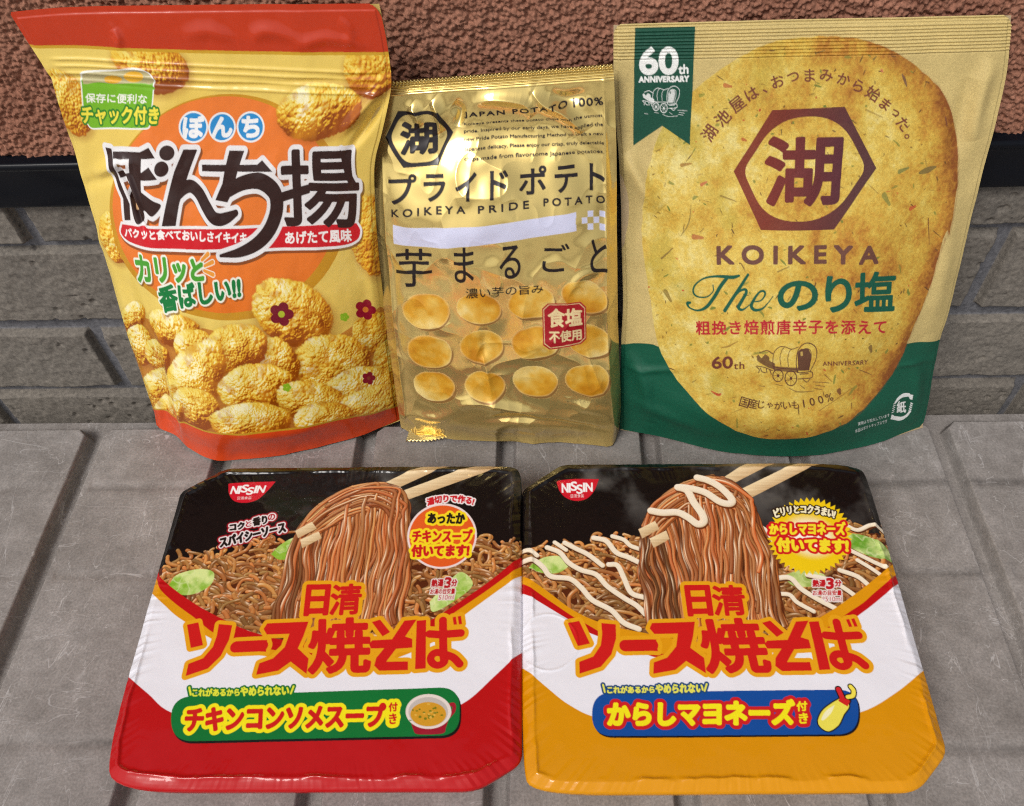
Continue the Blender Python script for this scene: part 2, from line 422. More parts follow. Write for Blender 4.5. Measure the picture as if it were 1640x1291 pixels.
class Surf:
    """a pack's front: f(U, V) -> points; inv() tells which (U, V) a sight line meets"""
    def __init__(self, f, n=70):
        self.f = f; self.n = n
        U, V = np.meshgrid(np.linspace(0, 1, n), np.linspace(0, 1, n)); self.px = proj(f(U, V))
        self.tree = self.px.reshape(-1, 2)
    def look(self, uv):
        n = self.n - 1; g = uv * n; i = np.clip(np.floor(g).astype(int), 0, n - 1); f = g - i
        a = self.px[i[:, 1], i[:, 0]]; b = self.px[i[:, 1], i[:, 0] + 1]; c = self.px[i[:, 1] + 1, i[:, 0]]; d = self.px[i[:, 1] + 1, i[:, 0] + 1]
        fu, fv = f[:, :1], f[:, 1:]
        val = (a * (1 - fu) + b * fu) * (1 - fv) + (c * (1 - fu) + d * fu) * fv
        return val, ((b - a) * (1 - fv) + (d - c) * fv) * n, ((c - a) * (1 - fu) + (d - b) * fu) * n
    def inv(self, p):
        p = np.asarray(p, float); out = np.zeros_like(p)
        for s in range(0, len(p), 400):
            q = p[s:s + 400]
            k = ((q[:, None] - self.tree[None]) ** 2).sum(-1).argmin(1)
            uv = np.stack([k % self.n, k // self.n], 1) / (self.n - 1.0)
            for it in range(7):
                v, du, dv = self.look(uv); e = q - v
                det = du[:, 0] * dv[:, 1] - du[:, 1] * dv[:, 0]; det = np.where(abs(det) < 1e-6, 1e-6, det)
                st = np.stack([(e[:, 0] * dv[:, 1] - e[:, 1] * dv[:, 0]) / det, (du[:, 0] * e[:, 1] - du[:, 1] * e[:, 0]) / det], 1)
                uv = uv + np.clip(st, -.15, .15)
            out[s:s + 400] = np.clip(uv, -.3, 1.3)
        return out
def coons(top, bot, left, right):
    """four 3-D border curves (top, bot run left to right; left, right run downwards)"""
    n = 400; T, B, L, R_ = (resample(c, n) for c in (top, bot, left, right))
    def at(c, t):
        g = np.clip(t, 0, 1) * (n - 1); i = np.minimum(g.astype(int), n - 2); f = (g - i)[..., None]
        return c[i] * (1 - f) + c[i + 1] * f
    def f(U, V):
        u = U[..., None]; v = V[..., None]
        return ((1 - v) * at(T, U) + v * at(B, U) + (1 - u) * at(L, V) + u * at(R_, V)
                - ((1 - u) * (1 - v) * T[0] + u * (1 - v) * T[-1] + (1 - u) * v * B[0] + u * v * B[-1]))
    return f
def build_front(art, G, mat, parent, main, keep=None, normals=None):
    """split the printed grid into the pack's parts (one mesh per printed part, all on one continuous skin)"""
    h, w = art.h, art.w; F = grid_faces(h, w); N_ = grid_normals(G) if normals is None else normals
    fk = np.ones(F.shape[:2], bool)
    if keep is not None: fk = keep[:-1, :-1] | keep[1:, :-1] | keep[1:, 1:] | keep[:-1, 1:]
    pid = art.part[:-1, :-1]; made = {}
    V = G.reshape(-1, 3); Cc = art.img.reshape(-1, 3); A = art.aux.reshape(-1, 3); NN = N_.reshape(-1, 3)
    for i, nm in enumerate(art.names):
        sel = fk & (pid == i)
        if not sel.any(): continue
        f = F[sel]; used, invx = np.unique(f, return_inverse=True)
        leaf_ = (nm or main).split('>')[-1].split('|')[0]
        made[nm or main] = mesh(leaf_, V[used], invx.reshape(-1, 4), mat, parent, cols={'ink': Cc[used], 'finish': A[used]}, normals=NN[used])
    for nm, o_ in made.items():                      # lettering and pictures that belong to a badge or banner
        if '>' in nm and nm.split('>')[0] in made: o_.parent = made[nm.split('>')[0]]
    return made
# ------------------------------------------------------------------ the lid of the storage box the packs stand on
def mat_lid():
    m, t, b, N, L = nodes('weathered_grey_plastic')
    g = N('NewGeometry'); mp = N('Mapping'); L(g.outputs['Position'], mp.inputs['Vector'])
    n1 = N('TexNoise', Scale=26.0, Detail=6.0, Roughness=.62); n2 = N('TexNoise', Scale=900.0, Detail=2.0); n3 = N('TexNoise', Scale=110.0, Detail=5.0, Roughness=.7)
    for n in (n1, n2, n3): L(mp.outputs[0], n.inputs['Vector'])
    base = ramp(N, L, n1.outputs['Fac'], [(.3, (.222, .202, .187)), (.5, (.276, .253, .236)), (.72, (.330, .306, .289))])
    fine = ramp(N, L, n3.outputs['Fac'], [(.28, (.80, .80, .80)), (.55, (1.0, 1.0, 1.0)), (.75, (1.16, 1.16, 1.17))])
    grain = ramp(N, L, n2.outputs['Fac'], [(.3, (.82, .82, .82)), (.7, (1.16, 1.16, 1.16))])
    def mul(a, c):
        x = N('Mix', data_type='RGBA', blend_type='MULTIPLY'); x.inputs[0].default_value = 1; L(a, x.inputs[6]); L(c, x.inputs[7]); return x.outputs[2]
    n5 = N('TexNoise', Scale=48.0, Detail=7.0, Roughness=.72, Distortion=.6); L(mp.outputs[0], n5.inputs['Vector'])
    smear = ramp(N, L, n5.outputs['Fac'], [(.36, (.91, .905, .90)), (.52, (1, 1, 1)), (.68, (1.12, 1.12, 1.13))])
    sa = N('Attribute', attribute_name='dent_shade')
    col = mul(mul(mul(mul(base, fine), grain), smear), sa.outputs['Color'])
    # hairline scratches: thin level lines of several warped noises, gathered in patches
    facs = []
    for sc, st, wd, msk, ro in ((34, (1, .4, 1), .0042, 17, .5), (62, (.4, 1.3, 1), .0065, 23, -.7), (95, (1.4, .4, 1), .0095, 29, 1.2), (24, (.16, 1.1, 1), .0030, 15, .25), (30, (1.2, .2, 1), .0032, 19, 2.4)):
        mm = N('Mapping'); mm.inputs['Scale'].default_value = st; mm.inputs['Rotation'].default_value = (0, 0, ro); mm.inputs['Location'].default_value = (sc * .37, ro, 0)
        L(g.outputs['Position'], mm.inputs['Vector'])
        a = N('TexNoise', Scale=float(sc), Detail=3.5, Roughness=.55, Distortion=.8); L(mm.outputs[0], a.inputs['Vector'])
        s = N('Math', operation='SUBTRACT'); L(a.outputs['Fac'], s.inputs[0]); s.inputs[1].default_value = .5
        ab = N('Math', operation='ABSOLUTE'); L(s.outputs[0], ab.inputs[0])
        mr = N('MapRange'); L(ab.outputs[0], mr.inputs[0]); mr.inputs[1].default_value = 0; mr.inputs[2].default_value = wd; mr.inputs[3].default_value = 1; mr.inputs[4].default_value = 0
        k = N('TexNoise', Scale=float(msk) * 2.2, Detail=2.0); L(mm.outputs[0], k.inputs['Vector'])
        k2 = N('MapRange'); L(k.outputs['Fac'], k2.inputs[0]); k2.inputs[1].default_value = .50; k2.inputs[2].default_value = .66
        p = N('Math', operation='MULTIPLY'); L(mr.outputs[0], p.inputs[0]); L(k2.outputs[0], p.inputs[1]); facs.append(p.outputs[0])
    f = facs[0]
    for x in facs[1:]:
        q = N('Math', operation='MAXIMUM'); L(f, q.inputs[0]); L(x, q.inputs[1]); f = q.outputs[0]
    ff = N('Math', operation='MULTIPLY'); L(f, ff.inputs[0]); ff.inputs[1].default_value = .58
    mx = N('Mix', data_type='RGBA'); L(ff.outputs[0], mx.inputs[0]); L(col, mx.inputs[6]); mx.inputs[7].default_value = (.62, .60, .59, 1)
    L(mx.outputs[2], b.inputs['Base Color'])
    b.inputs['Roughness'].default_value = .62; b.inputs['Specular IOR Level'].default_value = .35
    bp = N('Bump'); bp.inputs['Strength'].default_value = .25; bp.inputs['Distance'].default_value = .0006
    L(n3.outputs['Fac'], bp.inputs['Height']); L(bp.outputs[0], b.inputs['Normal'])
    return m
BACK_Y = .3075                      # rear edge of the lid
PANEL_Y = .2955                     # rear edge of the raised panels
GROOVES = [-.267 + .081 * k for k in range(-3, 11)]
def build_lid():
    xs = set(np.round(np.arange(-.62, .62, .006), 5))
    for g in GROOVES: xs |= set(np.round(np.arange(g - .010, g + .0101, .0005), 5))
    xs = np.array(sorted(x for x in xs if -.62 <= x <= .62)); xs = xs[np.r_[True, np.diff(xs) > 2e-4]]
    ys = np.r_[np.arange(-.35, .0, .01), np.arange(.0, .28, .0022), np.arange(.28, BACK_Y + 1e-6, .0005)][::-1]
    X, Y = np.meshgrid(xs, ys)
    h = np.full(X.shape, 9.0)
    for a, b in zip(GROOVES[:-1], GROOVES[1:]):
        l, r = a + .0057, b - .0057; t = PANEL_Y; ch = .004
        d = np.maximum(np.maximum(l - X, X - r), Y - t)
        d = np.maximum(d, ((l - X) + (Y - t) + ch) * .7071); d = np.maximum(d, ((X - r) + (Y - t) + ch) * .7071)
        h = np.minimum(h, d)
    Z = -.0088 * smooth(-.0004, .0026, h)
    dent_shade = np.zeros(X.shape)  # dark smears coloured in along the cross dents, standing in for their shading
    for yy in (on_z([(60, 781)], 0)[0, 1], on_z([(60, 921)], 0)[0, 1], on_z([(60, 1189)], 0)[0, 1]):
        Z -= .0006 * np.exp(-((Y - yy) / .0022) ** 2) * (h < -.004); dent_shade = np.maximum(dent_shade, np.exp(-((Y - yy) / .0020) ** 2) * smooth(.30, .75, vnoise(*X.shape, 18, 61, 3)))
    Z += (fbm(*X.shape, 40, 3, 3) - .5) * .0006
    Z[0] = -.02; Y[0] += .0015                     # rolled rear edge
    o = mesh('storage_box_lid', np.stack([X, Y, Z], -1), grid_faces(*X.shape).reshape(-1, 4), mat_lid(), cols={'dent_shade': np.repeat(1 - .42 * dent_shade[..., None], 3, -1)})
    return tag(o, 'grey ribbed plastic storage box lid under the five packs', 'box lid', kind='structure')
lid = build_lid()

# ------------------------------------------------------------------ the house wall behind: plaster, a dark metal trim, brick-shaped tiles
WALL_Y = .356
def mat_plaster():
    m, t, b, N, L = nodes('terracotta_plaster')
    g = N('NewGeometry')
    n1 = N('TexNoise', Scale=30.0, Detail=5.0); n2 = N('TexNoise', Scale=650.0, Detail=3.0, Roughness=.7); L(g.outputs['Position'], n1.inputs['Vector']); L(g.outputs['Position'], n2.inputs['Vector'])
    c = ramp(N, L, n1.outputs['Fac'], [(.3, (.285, .126, .080)), (.7, (.365, .172, .112))])
    f = ramp(N, L, n2.outputs['Fac'], [(.3, (.58, .57, .56)), (.7, (1.28, 1.28, 1.28))])
    x = N('Mix', data_type='RGBA', blend_type='MULTIPLY'); x.inputs[0].default_value = 1; L(c, x.inputs[6]); L(f, x.inputs[7]); L(x.outputs[2], b.inputs['Base Color'])
    b.inputs['Roughness'].default_value = .9; b.inputs['Specular IOR Level'].default_value = .25
    bp = N('Bump'); bp.inputs['Strength'].default_value = .6; bp.inputs['Distance'].default_value = .0007; L(n2.outputs['Fac'], bp.inputs['Height']); L(bp.outputs[0], b.inputs['Normal'])
    return m
def mat_brick():
    m, t, b, N, L = nodes('grey_brick_tile')
    g = N('NewGeometry')
    n1 = N('TexNoise', Scale=14.0, Detail=5.0, Roughness=.6); n2 = N('TexNoise', Scale=420.0, Detail=4.0, Roughness=.7); n3 = N('TexNoise', Scale=170.0, Detail=2.0)
    for n in (n1, n2, n3): L(g.outputs['Position'], n.inputs['Vector'])
    a = N('Attribute', attribute_name='tint')
    c = ramp(N, L, n1.outputs['Fac'], [(.25, (.82, .82, .82)), (.75, (1.16, 1.15, 1.13))])
    f = ramp(N, L, n2.outputs['Fac'], [(.28, (.58, .58, .59)), (.72, (1.32, 1.31, 1.29))])
    p = ramp(N, L, n3.outputs['Fac'], [(.22, (.40, .40, .42)), (.30, (1, 1, 1))])
    col = a.outputs['Color']
    for q in (c, f, p):
        x = N('Mix', data_type='RGBA', blend_type='MULTIPLY'); x.inputs[0].default_value = 1; L(col, x.inputs[6]); L(q, x.inputs[7]); col = x.outputs[2]
    L(col, b.inputs['Base Color']); b.inputs['Roughness'].default_value = .85; b.inputs['Specular IOR Level'].default_value = .3
    bp = N('Bump'); bp.inputs['Strength'].default_value = .5; bp.inputs['Distance'].default_value = .0006; L(n2.outputs['Fac'], bp.inputs['Height']); L(bp.outputs[0], b.inputs['Normal'])
    return m
def build_wall():
    root = tag(empty('house_wall', (0, WALL_Y, 0)), 'house wall of terracotta plaster over a black metal trim and grey brick tiles', 'wall')
    zt = lambda p: on_y([p], WALL_Y)[0]
    rail_t, rail_b = zt((40, 243))[2], zt((40, 317))[2]
    # plaster: coarse thrown crumbs
    step = .00055; xs = np.arange(-.62, .56, step); zs = np.arange(rail_t - .004, rail_t + .115, step)[::-1]
    h, w_ = len(zs), len(xs)
    X, Z = np.meshgrid(xs, zs)
    k = 1 - worley(h, w_, 3.7, 4); k2 = 1 - worley(h, w_, 7.0, 8)
    D = fbm(h, w_, 8, 21, 4, .7) * .0026 + k * .0026 + k2 * .0016 + (fbm(h, w_, 60, 5, 2) - .5) * .002
    mesh('plaster_panel', np.stack([X, WALL_Y + .0005 - D, Z], -1), grid_faces(h, w_).reshape(-1, 4), mat_plaster(), root)
    xs = np.arange(-.62, .5605, .0025); zs = np.arange(rail_t + .1145, rail_t + .70, .0025)[::-1]; X, Z = np.meshgrid(xs, zs)
    mesh('plaster_panel', np.stack([X, WALL_Y - .0035 - fbm(*X.shape, 3, 6, 2) * .002, Z], -1), grid_faces(*X.shape).reshape(-1, 4), bpy.data.materials['terracotta_plaster'], root)
    # trim: folded metal profile, drawn along the wall
    m, t, b, N, L = nodes('black_painted_metal')
    b.inputs['Base Color'].default_value = (.005, .006, .009, 1); b.inputs['Specular IOR Level'].default_value = .16; b.inputs['Roughness'].default_value = .22
    n = N('TexNoise', Scale=60.0, Detail=4.0); r = N('MapRange'); L(n.outputs['Fac'], r.inputs[0]); r.inputs[3].default_value = .14; r.inputs[4].default_value = .26; L(r.outputs[0], b.inputs['Roughness'])
    H = rail_t - rail_b; y = WALL_Y
    prof = [(y + .01, rail_t), (y - .0085, rail_t - .0006), (y - .0100, rail_t - .0016), (y - .0103, rail_t - .0034), (y - .0094, rail_t - .0048), (y - .0090, rail_t - .0056), (y - .0092, rail_b + H * .35),
            (y - .0096, rail_b + .0022), (y - .0092, rail_b + .0008), (y - .0080, rail_b), (y + .006, rail_b)]
    xs = np.linspace(-.62, .56, 60); V = []; 
    prof = np.array(prof)
    for i, x in enumerate(xs):
        wv = .0001 * math.sin(x * 23) + .00005 * math.sin(x * 71 + 1)
        V.append(np.stack([np.full(len(prof), x), prof[:, 0] + wv, prof[:, 1]], 1))
    V = np.stack(V, 1)
    o = mesh('metal_trim', V, grid_faces(*V.shape[:2]).reshape(-1, 4), m, root)
    o.modifiers.new('b', 'EDGE_SPLIT').split_angle = math.radians(50)
    # brick tiles
    rows = [(317, 385), (400, 510), (530, 615), (628, 900)]
    zz = [(zt((0, a))[2], zt((0, b_))[2]) for a, b_ in rows]
    zz[0] = (rail_b + .004, zz[0][1])
    jx = [zt((40, 350))[0], zt((1585, 420))[0], zt((176, 570))[0], zt((6, 650))[0], .05]
    step = .0008; xs = np.arange(-.62, .56, step); zs = np.arange(-.09, rail_b + .003, step)[::-1]
    X, Z = np.meshgrid(xs, zs); h, w_ = X.shape
    sd = np.full(X.shape, .02); tint = np.zeros(X.shape + (3,)); tint[:] = (.150, .151, .166); off = np.zeros(X.shape)
    rs = np.random.RandomState(3); BL = .226
    for (a, b_), j in zip(zz, jx):
        k0 = math.floor((-.8 - j) / BL)
        for q in range(k0, k0 + 9):
            l, r_ = j + BL * q + .0045, j + BL * (q + 1) - .0045
            d = np.maximum(np.maximum(l - X, X - r_), np.maximum(b_ - Z, Z - a))
            ins = d < .0008; sd = np.minimum(sd, d)
            g = .92 + .18 * rs.rand(); tint[ins] = np.array((.186, .167, .145)) * g; off[ins] = (rs.rand() - .5) * .0012
    rough = (fbm(h, w_, 30, 7, 5, .6) - .5) * .0030 + (fbm(h, w_, 5, 17, 2) - .5) * .0012
    pits = smooth(.20, .10, worley(h, w_, 15, 12)) * (vnoise(h, w_, 30, 2) > .55)
    body = smooth(.0006, -.0012, sd)
    D = body * (.0058 + off + rough) - pits * body * .0016 + (1 - body) * (fbm(h, w_, 6, 9, 2) - .5) * .0006
    mesh('brick_tiles', np.stack([X, WALL_Y + .002 - D, Z], -1), grid_faces(h, w_).reshape(-1, 4), mat_brick(), root, cols={'tint': tint})
build_wall()

# paved ground far below, in front of the box: only seen as the foil's reflection
m, t, b, N, L = nodes('concrete_ground')
n = N('TexNoise', Scale=3.0, Detail=6.0); L(ramp(N, L, n.outputs['Fac'], [(.3, (.34, .33, .31)), (.7, (.44, .43, .41))]), b.inputs['Base Color']); b.inputs['Roughness'].default_value = .9
tag(mesh('ground', [(-14, -14, -.52), (14, -14, -.52), (14, .34, -.52), (-14, .34, -.52)], [(0, 1, 2, 3)], m), kind='structure')
# ------------------------------------------------------------------ pack materials: ink from the print, wrinkles from the skin itself
def mat_print(name, rough=.3, spec=.5, coat=0.0, metal=False, grain=0.0, bump=0.0, bscale=300.0, coat_r=.1):
    m, t, b, N, L = nodes(name)
    a = N('Attribute', attribute_name='ink'); f = N('Attribute', attribute_name='finish'); col = a.outputs['Color']
    g = N('NewGeometry')
    if grain:
        n = N('TexNoise', Scale=2200.0, Detail=2.0); L(g.outputs['Position'], n.inputs['Vector'])
        r = ramp(N, L, n.outputs['Fac'], [(.3, (1 - grain,) * 3), (.7, (1 + grain,) * 3)])
        x = N('Mix', data_type='RGBA', blend_type='MULTIPLY'); x.inputs[0].default_value = 1; L(col, x.inputs[6]); L(r, x.inputs[7]); col = x.outputs[2]
    L(col, b.inputs['Base Color']); b.inputs['Roughness'].default_value = rough; b.inputs['Specular IOR Level'].default_value = spec
    b.inputs['Coat Weight'].default_value = coat; b.inputs['Coat Roughness'].default_value = coat_r
    if metal:
        s = N('SeparateColor'); L(f.outputs['Color'], s.inputs[0]); L(s.outputs[0], b.inputs['Metallic']); L(s.outputs[1], b.inputs['Roughness'])
    if bump:
        n = N('TexNoise', Scale=bscale, Detail=4.0, Roughness=.6); L(g.outputs['Position'], n.inputs['Vector'])
        p = N('Bump'); p.inputs['Strength'].default_value = bump; p.inputs['Distance'].default_value = .0006; L(n.outputs['Fac'], p.inputs['Height']); L(p.outputs[0], b.inputs['Normal'])
        if coat: L(p.outputs[0], b.inputs['Coat Normal'])
    return m
def plain(name, col, rough=.4, metal=0.0):
    m, t, b, N, L = nodes(name); n = N('TexNoise', Scale=90.0, Detail=3.0); c = np.array(col)
    L(ramp(N, L, n.outputs['Fac'], [(.3, tuple(c * .93)), (.7, tuple(c * 1.05))]), b.inputs['Base Color']); b.inputs['Roughness'].default_value = rough; b.inputs['Metallic'].default_value = metal
    return m
def pouch_frame(bl, br, lean):
    """the plane a standing pouch's seams lie in: through its two bottom corners, leaning back"""
    A, B = on_z([bl, br], .0015); e = (B - A) / np.linalg.norm(B - A); up = np.array([0, math.sin(lean), math.cos(lean)])
    n = np.cross(e, up); n /= np.linalg.norm(n)      # towards the viewer
    return A, n
def creases(U, V, art, items):
    """soft folds: (points on the photograph, height m, half width in grid steps[, sharpness])"""
    D = np.zeros(U.shape); Y, X = np.mgrid[0:art.h, 0:art.w]
    for pts, amp, wd, *sh in items:
        p = art.P(spline(pts, 5)); pad = wd * 3
        lo = np.maximum(np.floor(p.min(0) - pad), 0).astype(int); hi = np.minimum(np.ceil(p.max(0) + pad), [art.w, art.h]).astype(int)
        if (hi - lo).min() <= 0: continue
        sl = (slice(lo[1], hi[1]), slice(lo[0], hi[0])); xx, yy = X[sl], Y[sl]; best = np.full(xx.shape, 1e9); tt = np.zeros(xx.shape); n = len(p) - 1
        for i in range(n):
            e = p[i + 1] - p[i]; L = e @ e + 1e-9; t = np.clip(((xx - p[i][0]) * e[0] + (yy - p[i][1]) * e[1]) / L, 0, 1)
            d = np.hypot(xx - p[i][0] - t * e[0], yy - p[i][1] - t * e[1]); up = d < best; best = np.where(up, d, best); tt = np.where(up, (i + t) / n, tt)
        pw = sh[0] if sh else 2.0
        D[sl] += amp * np.exp(-(best / wd) ** pw) * np.sin(np.clip(tt, .03, .97) * np.pi) ** .7
    return D
def back_and_base(root, f, n, mat, bot, depth, names=('back_panel', 'base_gusset')):
    """rear skin and the floor of a pouch"""
    a, b = 26, 30; U, V = np.meshgrid(np.linspace(0, 1, a), np.linspace(0, 1, b)); G = f(U, V)
    bulge = np.sin(np.pi * U) ** .8 * (.25 + .75 * V) * depth * np.sin(np.pi * np.clip(V * .55 + .0, 0, 1)) ** .6
    S = G.copy(); S[..., 1] = 0; base = G[:, :1] + (G[:, -1:] - G[:, :1]) * U[..., None]      # straight across between the seams
    G = base - n * (.0013 + bulge)[..., None]; G[0] += (G[1] - G[0]) * .06; G[..., 2] = np.maximum(G[..., 2], .0012)
    mesh(names[0], G, grid_faces(b, a)[:, :, ::-1].reshape(-1, 4), mat, root)
    fr = resample(bot, a); bk = G[-1]; rows = np.stack([fr * (1 - t) + bk * t for t in np.linspace(0.02, 1, 8)], 0); rows[..., 2] = .0010
    mesh(names[1], rows, grid_faces(8, a).reshape(-1, 4), mat, root)
# ------------------------------------------------------------------ pouch of puffed rice crackers (leftmost)
def build_cracker_pouch():
    root = tag(empty('snack_pouch', (-.15, .292, 0)), 'yellow and orange zip pouch printed with golden puffed rice crackers', 'snack pouch')
    A0, n = pouch_frame((251, 680), (641, 673), math.radians(6))
    pl = lambda pts: on_plane(pts, A0, n)
    top = pl(spline([(14, 20), (70, 14.5), (129, 11), (312, 8), (480, 7), (606, 6)]))
    left = pl([(14, 20), (45, 70), (60, 92), (84, 129), (117, 238), (133, 297), (160, 390), (178, 447), (204, 541), (233, 622), (248, 661), (251, 680)])
    right = pl(spline([(606, 6), (617, 55), (624, 100), (626.5, 137), (620, 175), (611, 215), (600, 262), (600, 320), (606, 400), (617, 500), (632, 610), (641, 673)]))
    bot = on_z(spline([(251, 680), (262, 687), (282, 693), (298, 708), (314, 722), (337, 733), (363, 737), (405, 733), (453, 725), (518, 711), (582, 694), (641, 673)]), .0015)
    cf = coons(top, bot, left, right)
    def f(U, V):
        G = cf(U, V)
        b = .0105 * np.clip(np.sin(np.pi * U), 0, 1) ** .75 * smooth(.12, .60, V) * (1 - .35 * smooth(.7, 1.0, V)) * (1 - smooth(.9, 1.0, V) * .8)
        return G + n * b[..., None]
    S = Surf(f); a = Art(S, 640, 760); W, H = a.w, a.h
    U, V = np.meshgrid(np.linspace(0, 1, W), np.linspace(0, 1, H))
    # ground colour
    a.img[:] = lin((239, 214, 116)); a.img += (lin((230, 194, 84)) - lin((239, 214, 116))) * fbm(H, W, 160, 2, 2)[..., None]
    a.aux[:] = (0, .28, 0)
    a.frame(0, 0, 2.5625)
    # crackers above, drawn before the disc
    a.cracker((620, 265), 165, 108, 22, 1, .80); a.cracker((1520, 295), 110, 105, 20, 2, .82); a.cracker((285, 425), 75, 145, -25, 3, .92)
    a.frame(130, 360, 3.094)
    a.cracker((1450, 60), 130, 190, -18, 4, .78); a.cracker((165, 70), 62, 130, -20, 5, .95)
    # sun-like disc with its dark rim
    a.frame(0, 0, 1)
    ell = lambda cx, cy, rx, ry, k=80: [(cx + rx * math.cos(t), cy + ry * math.sin(t)) for t in np.linspace(0, 2 * math.pi, k, endpoint=False)]
    a.ink(a.poly(ell(366, 333, 191, 182)), (202, 146, 34)); a.ink(a.poly(ell(360, 329, 180, 174)), (228, 116, 26))
    g = smooth(.75, .2, V)[..., None] * (lin((236, 126, 52)) - lin((228, 116, 26)))
    a.ink(a.poly(ell(360, 329, 180, 174)), np.broadcast_to(lin((228, 116, 26)), a.img.shape) + g)
    # heap of crackers
    a.frame(130, 360, 3.094)
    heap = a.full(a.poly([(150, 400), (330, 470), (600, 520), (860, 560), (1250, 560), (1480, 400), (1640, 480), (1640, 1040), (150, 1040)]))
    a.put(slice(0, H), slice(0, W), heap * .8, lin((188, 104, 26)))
    for i, (x, y, rx, ry, r) in enumerate([(255, 460, 62, 70, 30), (1455, 530, 110, 105, -20), (445, 525, 150, 78, 12), (288, 605, 66, 100, -25), (1560, 690, 110, 120, 0), (375, 660, 62, 92, -25), (1050, 445, 205, 152, 16), (560, 625, 112, 92, 15),
                                           (1250, 690, 190, 140, -10), (935, 700, 150, 130, 10), (765, 620, 165, 116, -14), (370, 840, 90, 100, 20), (545, 795, 140, 142, 30), (1390, 820, 170, 110, -12), (870, 812, 195, 112, -10), (1150, 880, 180, 100, 8),
                                           (560, 915, 130, 80, 20), (1480, 890, 190, 84, -10), (840, 985, 205, 92, -6), (1210, 960, 150, 70, -6), (440, 930, 70, 70, 0)]):
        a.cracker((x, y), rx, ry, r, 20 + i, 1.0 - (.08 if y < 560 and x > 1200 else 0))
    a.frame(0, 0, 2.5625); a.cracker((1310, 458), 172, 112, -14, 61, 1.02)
    # lettering: zip badge
    bad = a.poly(rounded([(332, 318), (470, 325), (620, 318), (628, 350), (614, 523), (368, 528), (345, 480)], [16] * 7))
    lip = a.poly(spline([(335, 318), (350, 298), (470, 292), (560, 286), (612, 306), (620, 345), (470, 352), (340, 345)]))
    a.ink(a.grow(a.union([bad, lip]), 2.4), (240, 240, 232), 'zip_badge'); a.ink(bad, (118, 182, 36), 'zip_badge'); a.ink(lip, (186, 176, 128), 'zip_badge')
    a.ink(a.poly(ell(462, 326, 36, 17)), (224, 168, 40)); a.ink(a.poly(ell(548, 316, 40, 23)), (232, 178, 46)); a.ink(a.poly(spline([(340, 350), (400, 338), (470, 345), (560, 342), (616, 350), (612, 372), (345, 372)])), (118, 182, 36))
    a.outlined(a.text('保存に便利な', [(350, 384), (604, 388), (602, 426), (350, 422)], .45), [(0, (246, 246, 232))], 'zip_badge>badge_lettering|a')
    a.outlined(a.text('チャック付き', [(333, 436), (652, 440), (650, 508), (335, 510)], 1.0), [(3.0, (52, 130, 40)), (0, (240, 226, 70))], 'zip_badge>badge_lettering|b')
    # maker's name in three blue discs
    for ch, x, y, rx, ry, s in (('ぼ', 793, 523, 60, 66, 86), ('ん', 910, 525, 56, 62, 82), ('ち', 1027, 524, 58, 64, 80)):
        m = a.poly(ell(x, y, rx, ry)); a.ink(m, (238, 240, 240), 'maker_disc|' + ch); a.ink(a.poly(ell(x, y, rx - 7, ry - 8)), (44, 142, 206), 'maker_disc|' + ch)
        a.ink(a.char(ch, (x, y), s, 0, 1.9, .95), (242, 244, 244), 'maker_disc|%s>disc_letter|%s' % (ch, ch))
    # red banner
    ban = a.poly(np.array(spline([(500, 922), (700, 941), (1000, 941), (1250, 932), (1462, 920)]).tolist() + spline([(1462, 920), (1478, 950), (1460, 990), (1380, 1012), (1120, 1022), (800, 1026), (640, 1018), (540, 998), (496, 962), (500, 922)]).tolist()))
    # big title, drawn stroke by stroke (measured on an enlarged crop)
    a.frame(150, 220, 6.456)
    P_ = lambda *p: a.poly(np.array(p, float))
    ho = [P_((195, 150), (480, 148), (570, 100), (635, 215), (205, 215)), P_((245, 358), (500, 355), (572, 300), (660, 432), (270, 430)), P_((368, 200), (495, 200), (497, 560), (385, 560)),
          P_((118, 105), (180, 120), (260, 450), (370, 700), (380, 860), (318, 862), (300, 640), (200, 400)),
          a.poly(spline([(370, 590), (400, 545), (470, 545), (530, 580), (620, 650), (700, 705), (610, 812), (528, 745), (535, 820), (500, 890), (450, 900), (415, 840), (385, 720), (362, 620)], 4))]
    ho = a.union(ho); hole = a.poly(ell(442, 712, 22, 66)); 
    dots = a.union([a.poly(ell(757, 163, 78, 78)), a.poly(ell(702, 327, 72, 80))])
    nn = a.union([P_((925, 130), (1070, 130), (1010, 290), (950, 470), (880, 700), (848, 918), (705, 918), (760, 640), (830, 360)),
                  a.line([(830, 640), (930, 540), (1010, 520), (1090, 590), (1160, 720), (1230, 830), (1300, 860), (1380, 840), (1470, 790)], [100, 110, 112, 116, 120, 118, 112, 100, 60])])
    ti = a.union([P_((1118, 285), (1690, 285), (1740, 240), (1850, 355), (1118, 355)), P_((1400, 142), (1555, 145), (1440, 560), (1380, 680), (1255, 655), (1330, 480))])
    a.frame(0, 0, 2.5625)
    ti = a.union([ti, a.line([(930, 790), (1000, 752), (1070, 745), (1125, 790), (1135, 860), (1110, 940), (1060, 1000), (985, 1040), (905, 1054)], [44, 50, 56, 62, 62, 58, 50, 36, 12])])
    ag = a.union([a.text('揚', [(1150, 622), (1462, 612), (1476, 934), (1158, 928)], 2.7), P_((1395, 612), (1415, 640), (1470, 770), (1430, 760))])
    title = a.union([ho, dots, nn, ti, ag])
    halo = a.grow(title, 7.0)
    a.ink(a.move(a.grow(title, 8.0), 3, 4), (92, 52, 26), 'title_lettering', op=.8)
    a.ink(a.move(a.grow(ban, 5.0), 2, 4), (96, 48, 26), 'red_banner', op=.75)
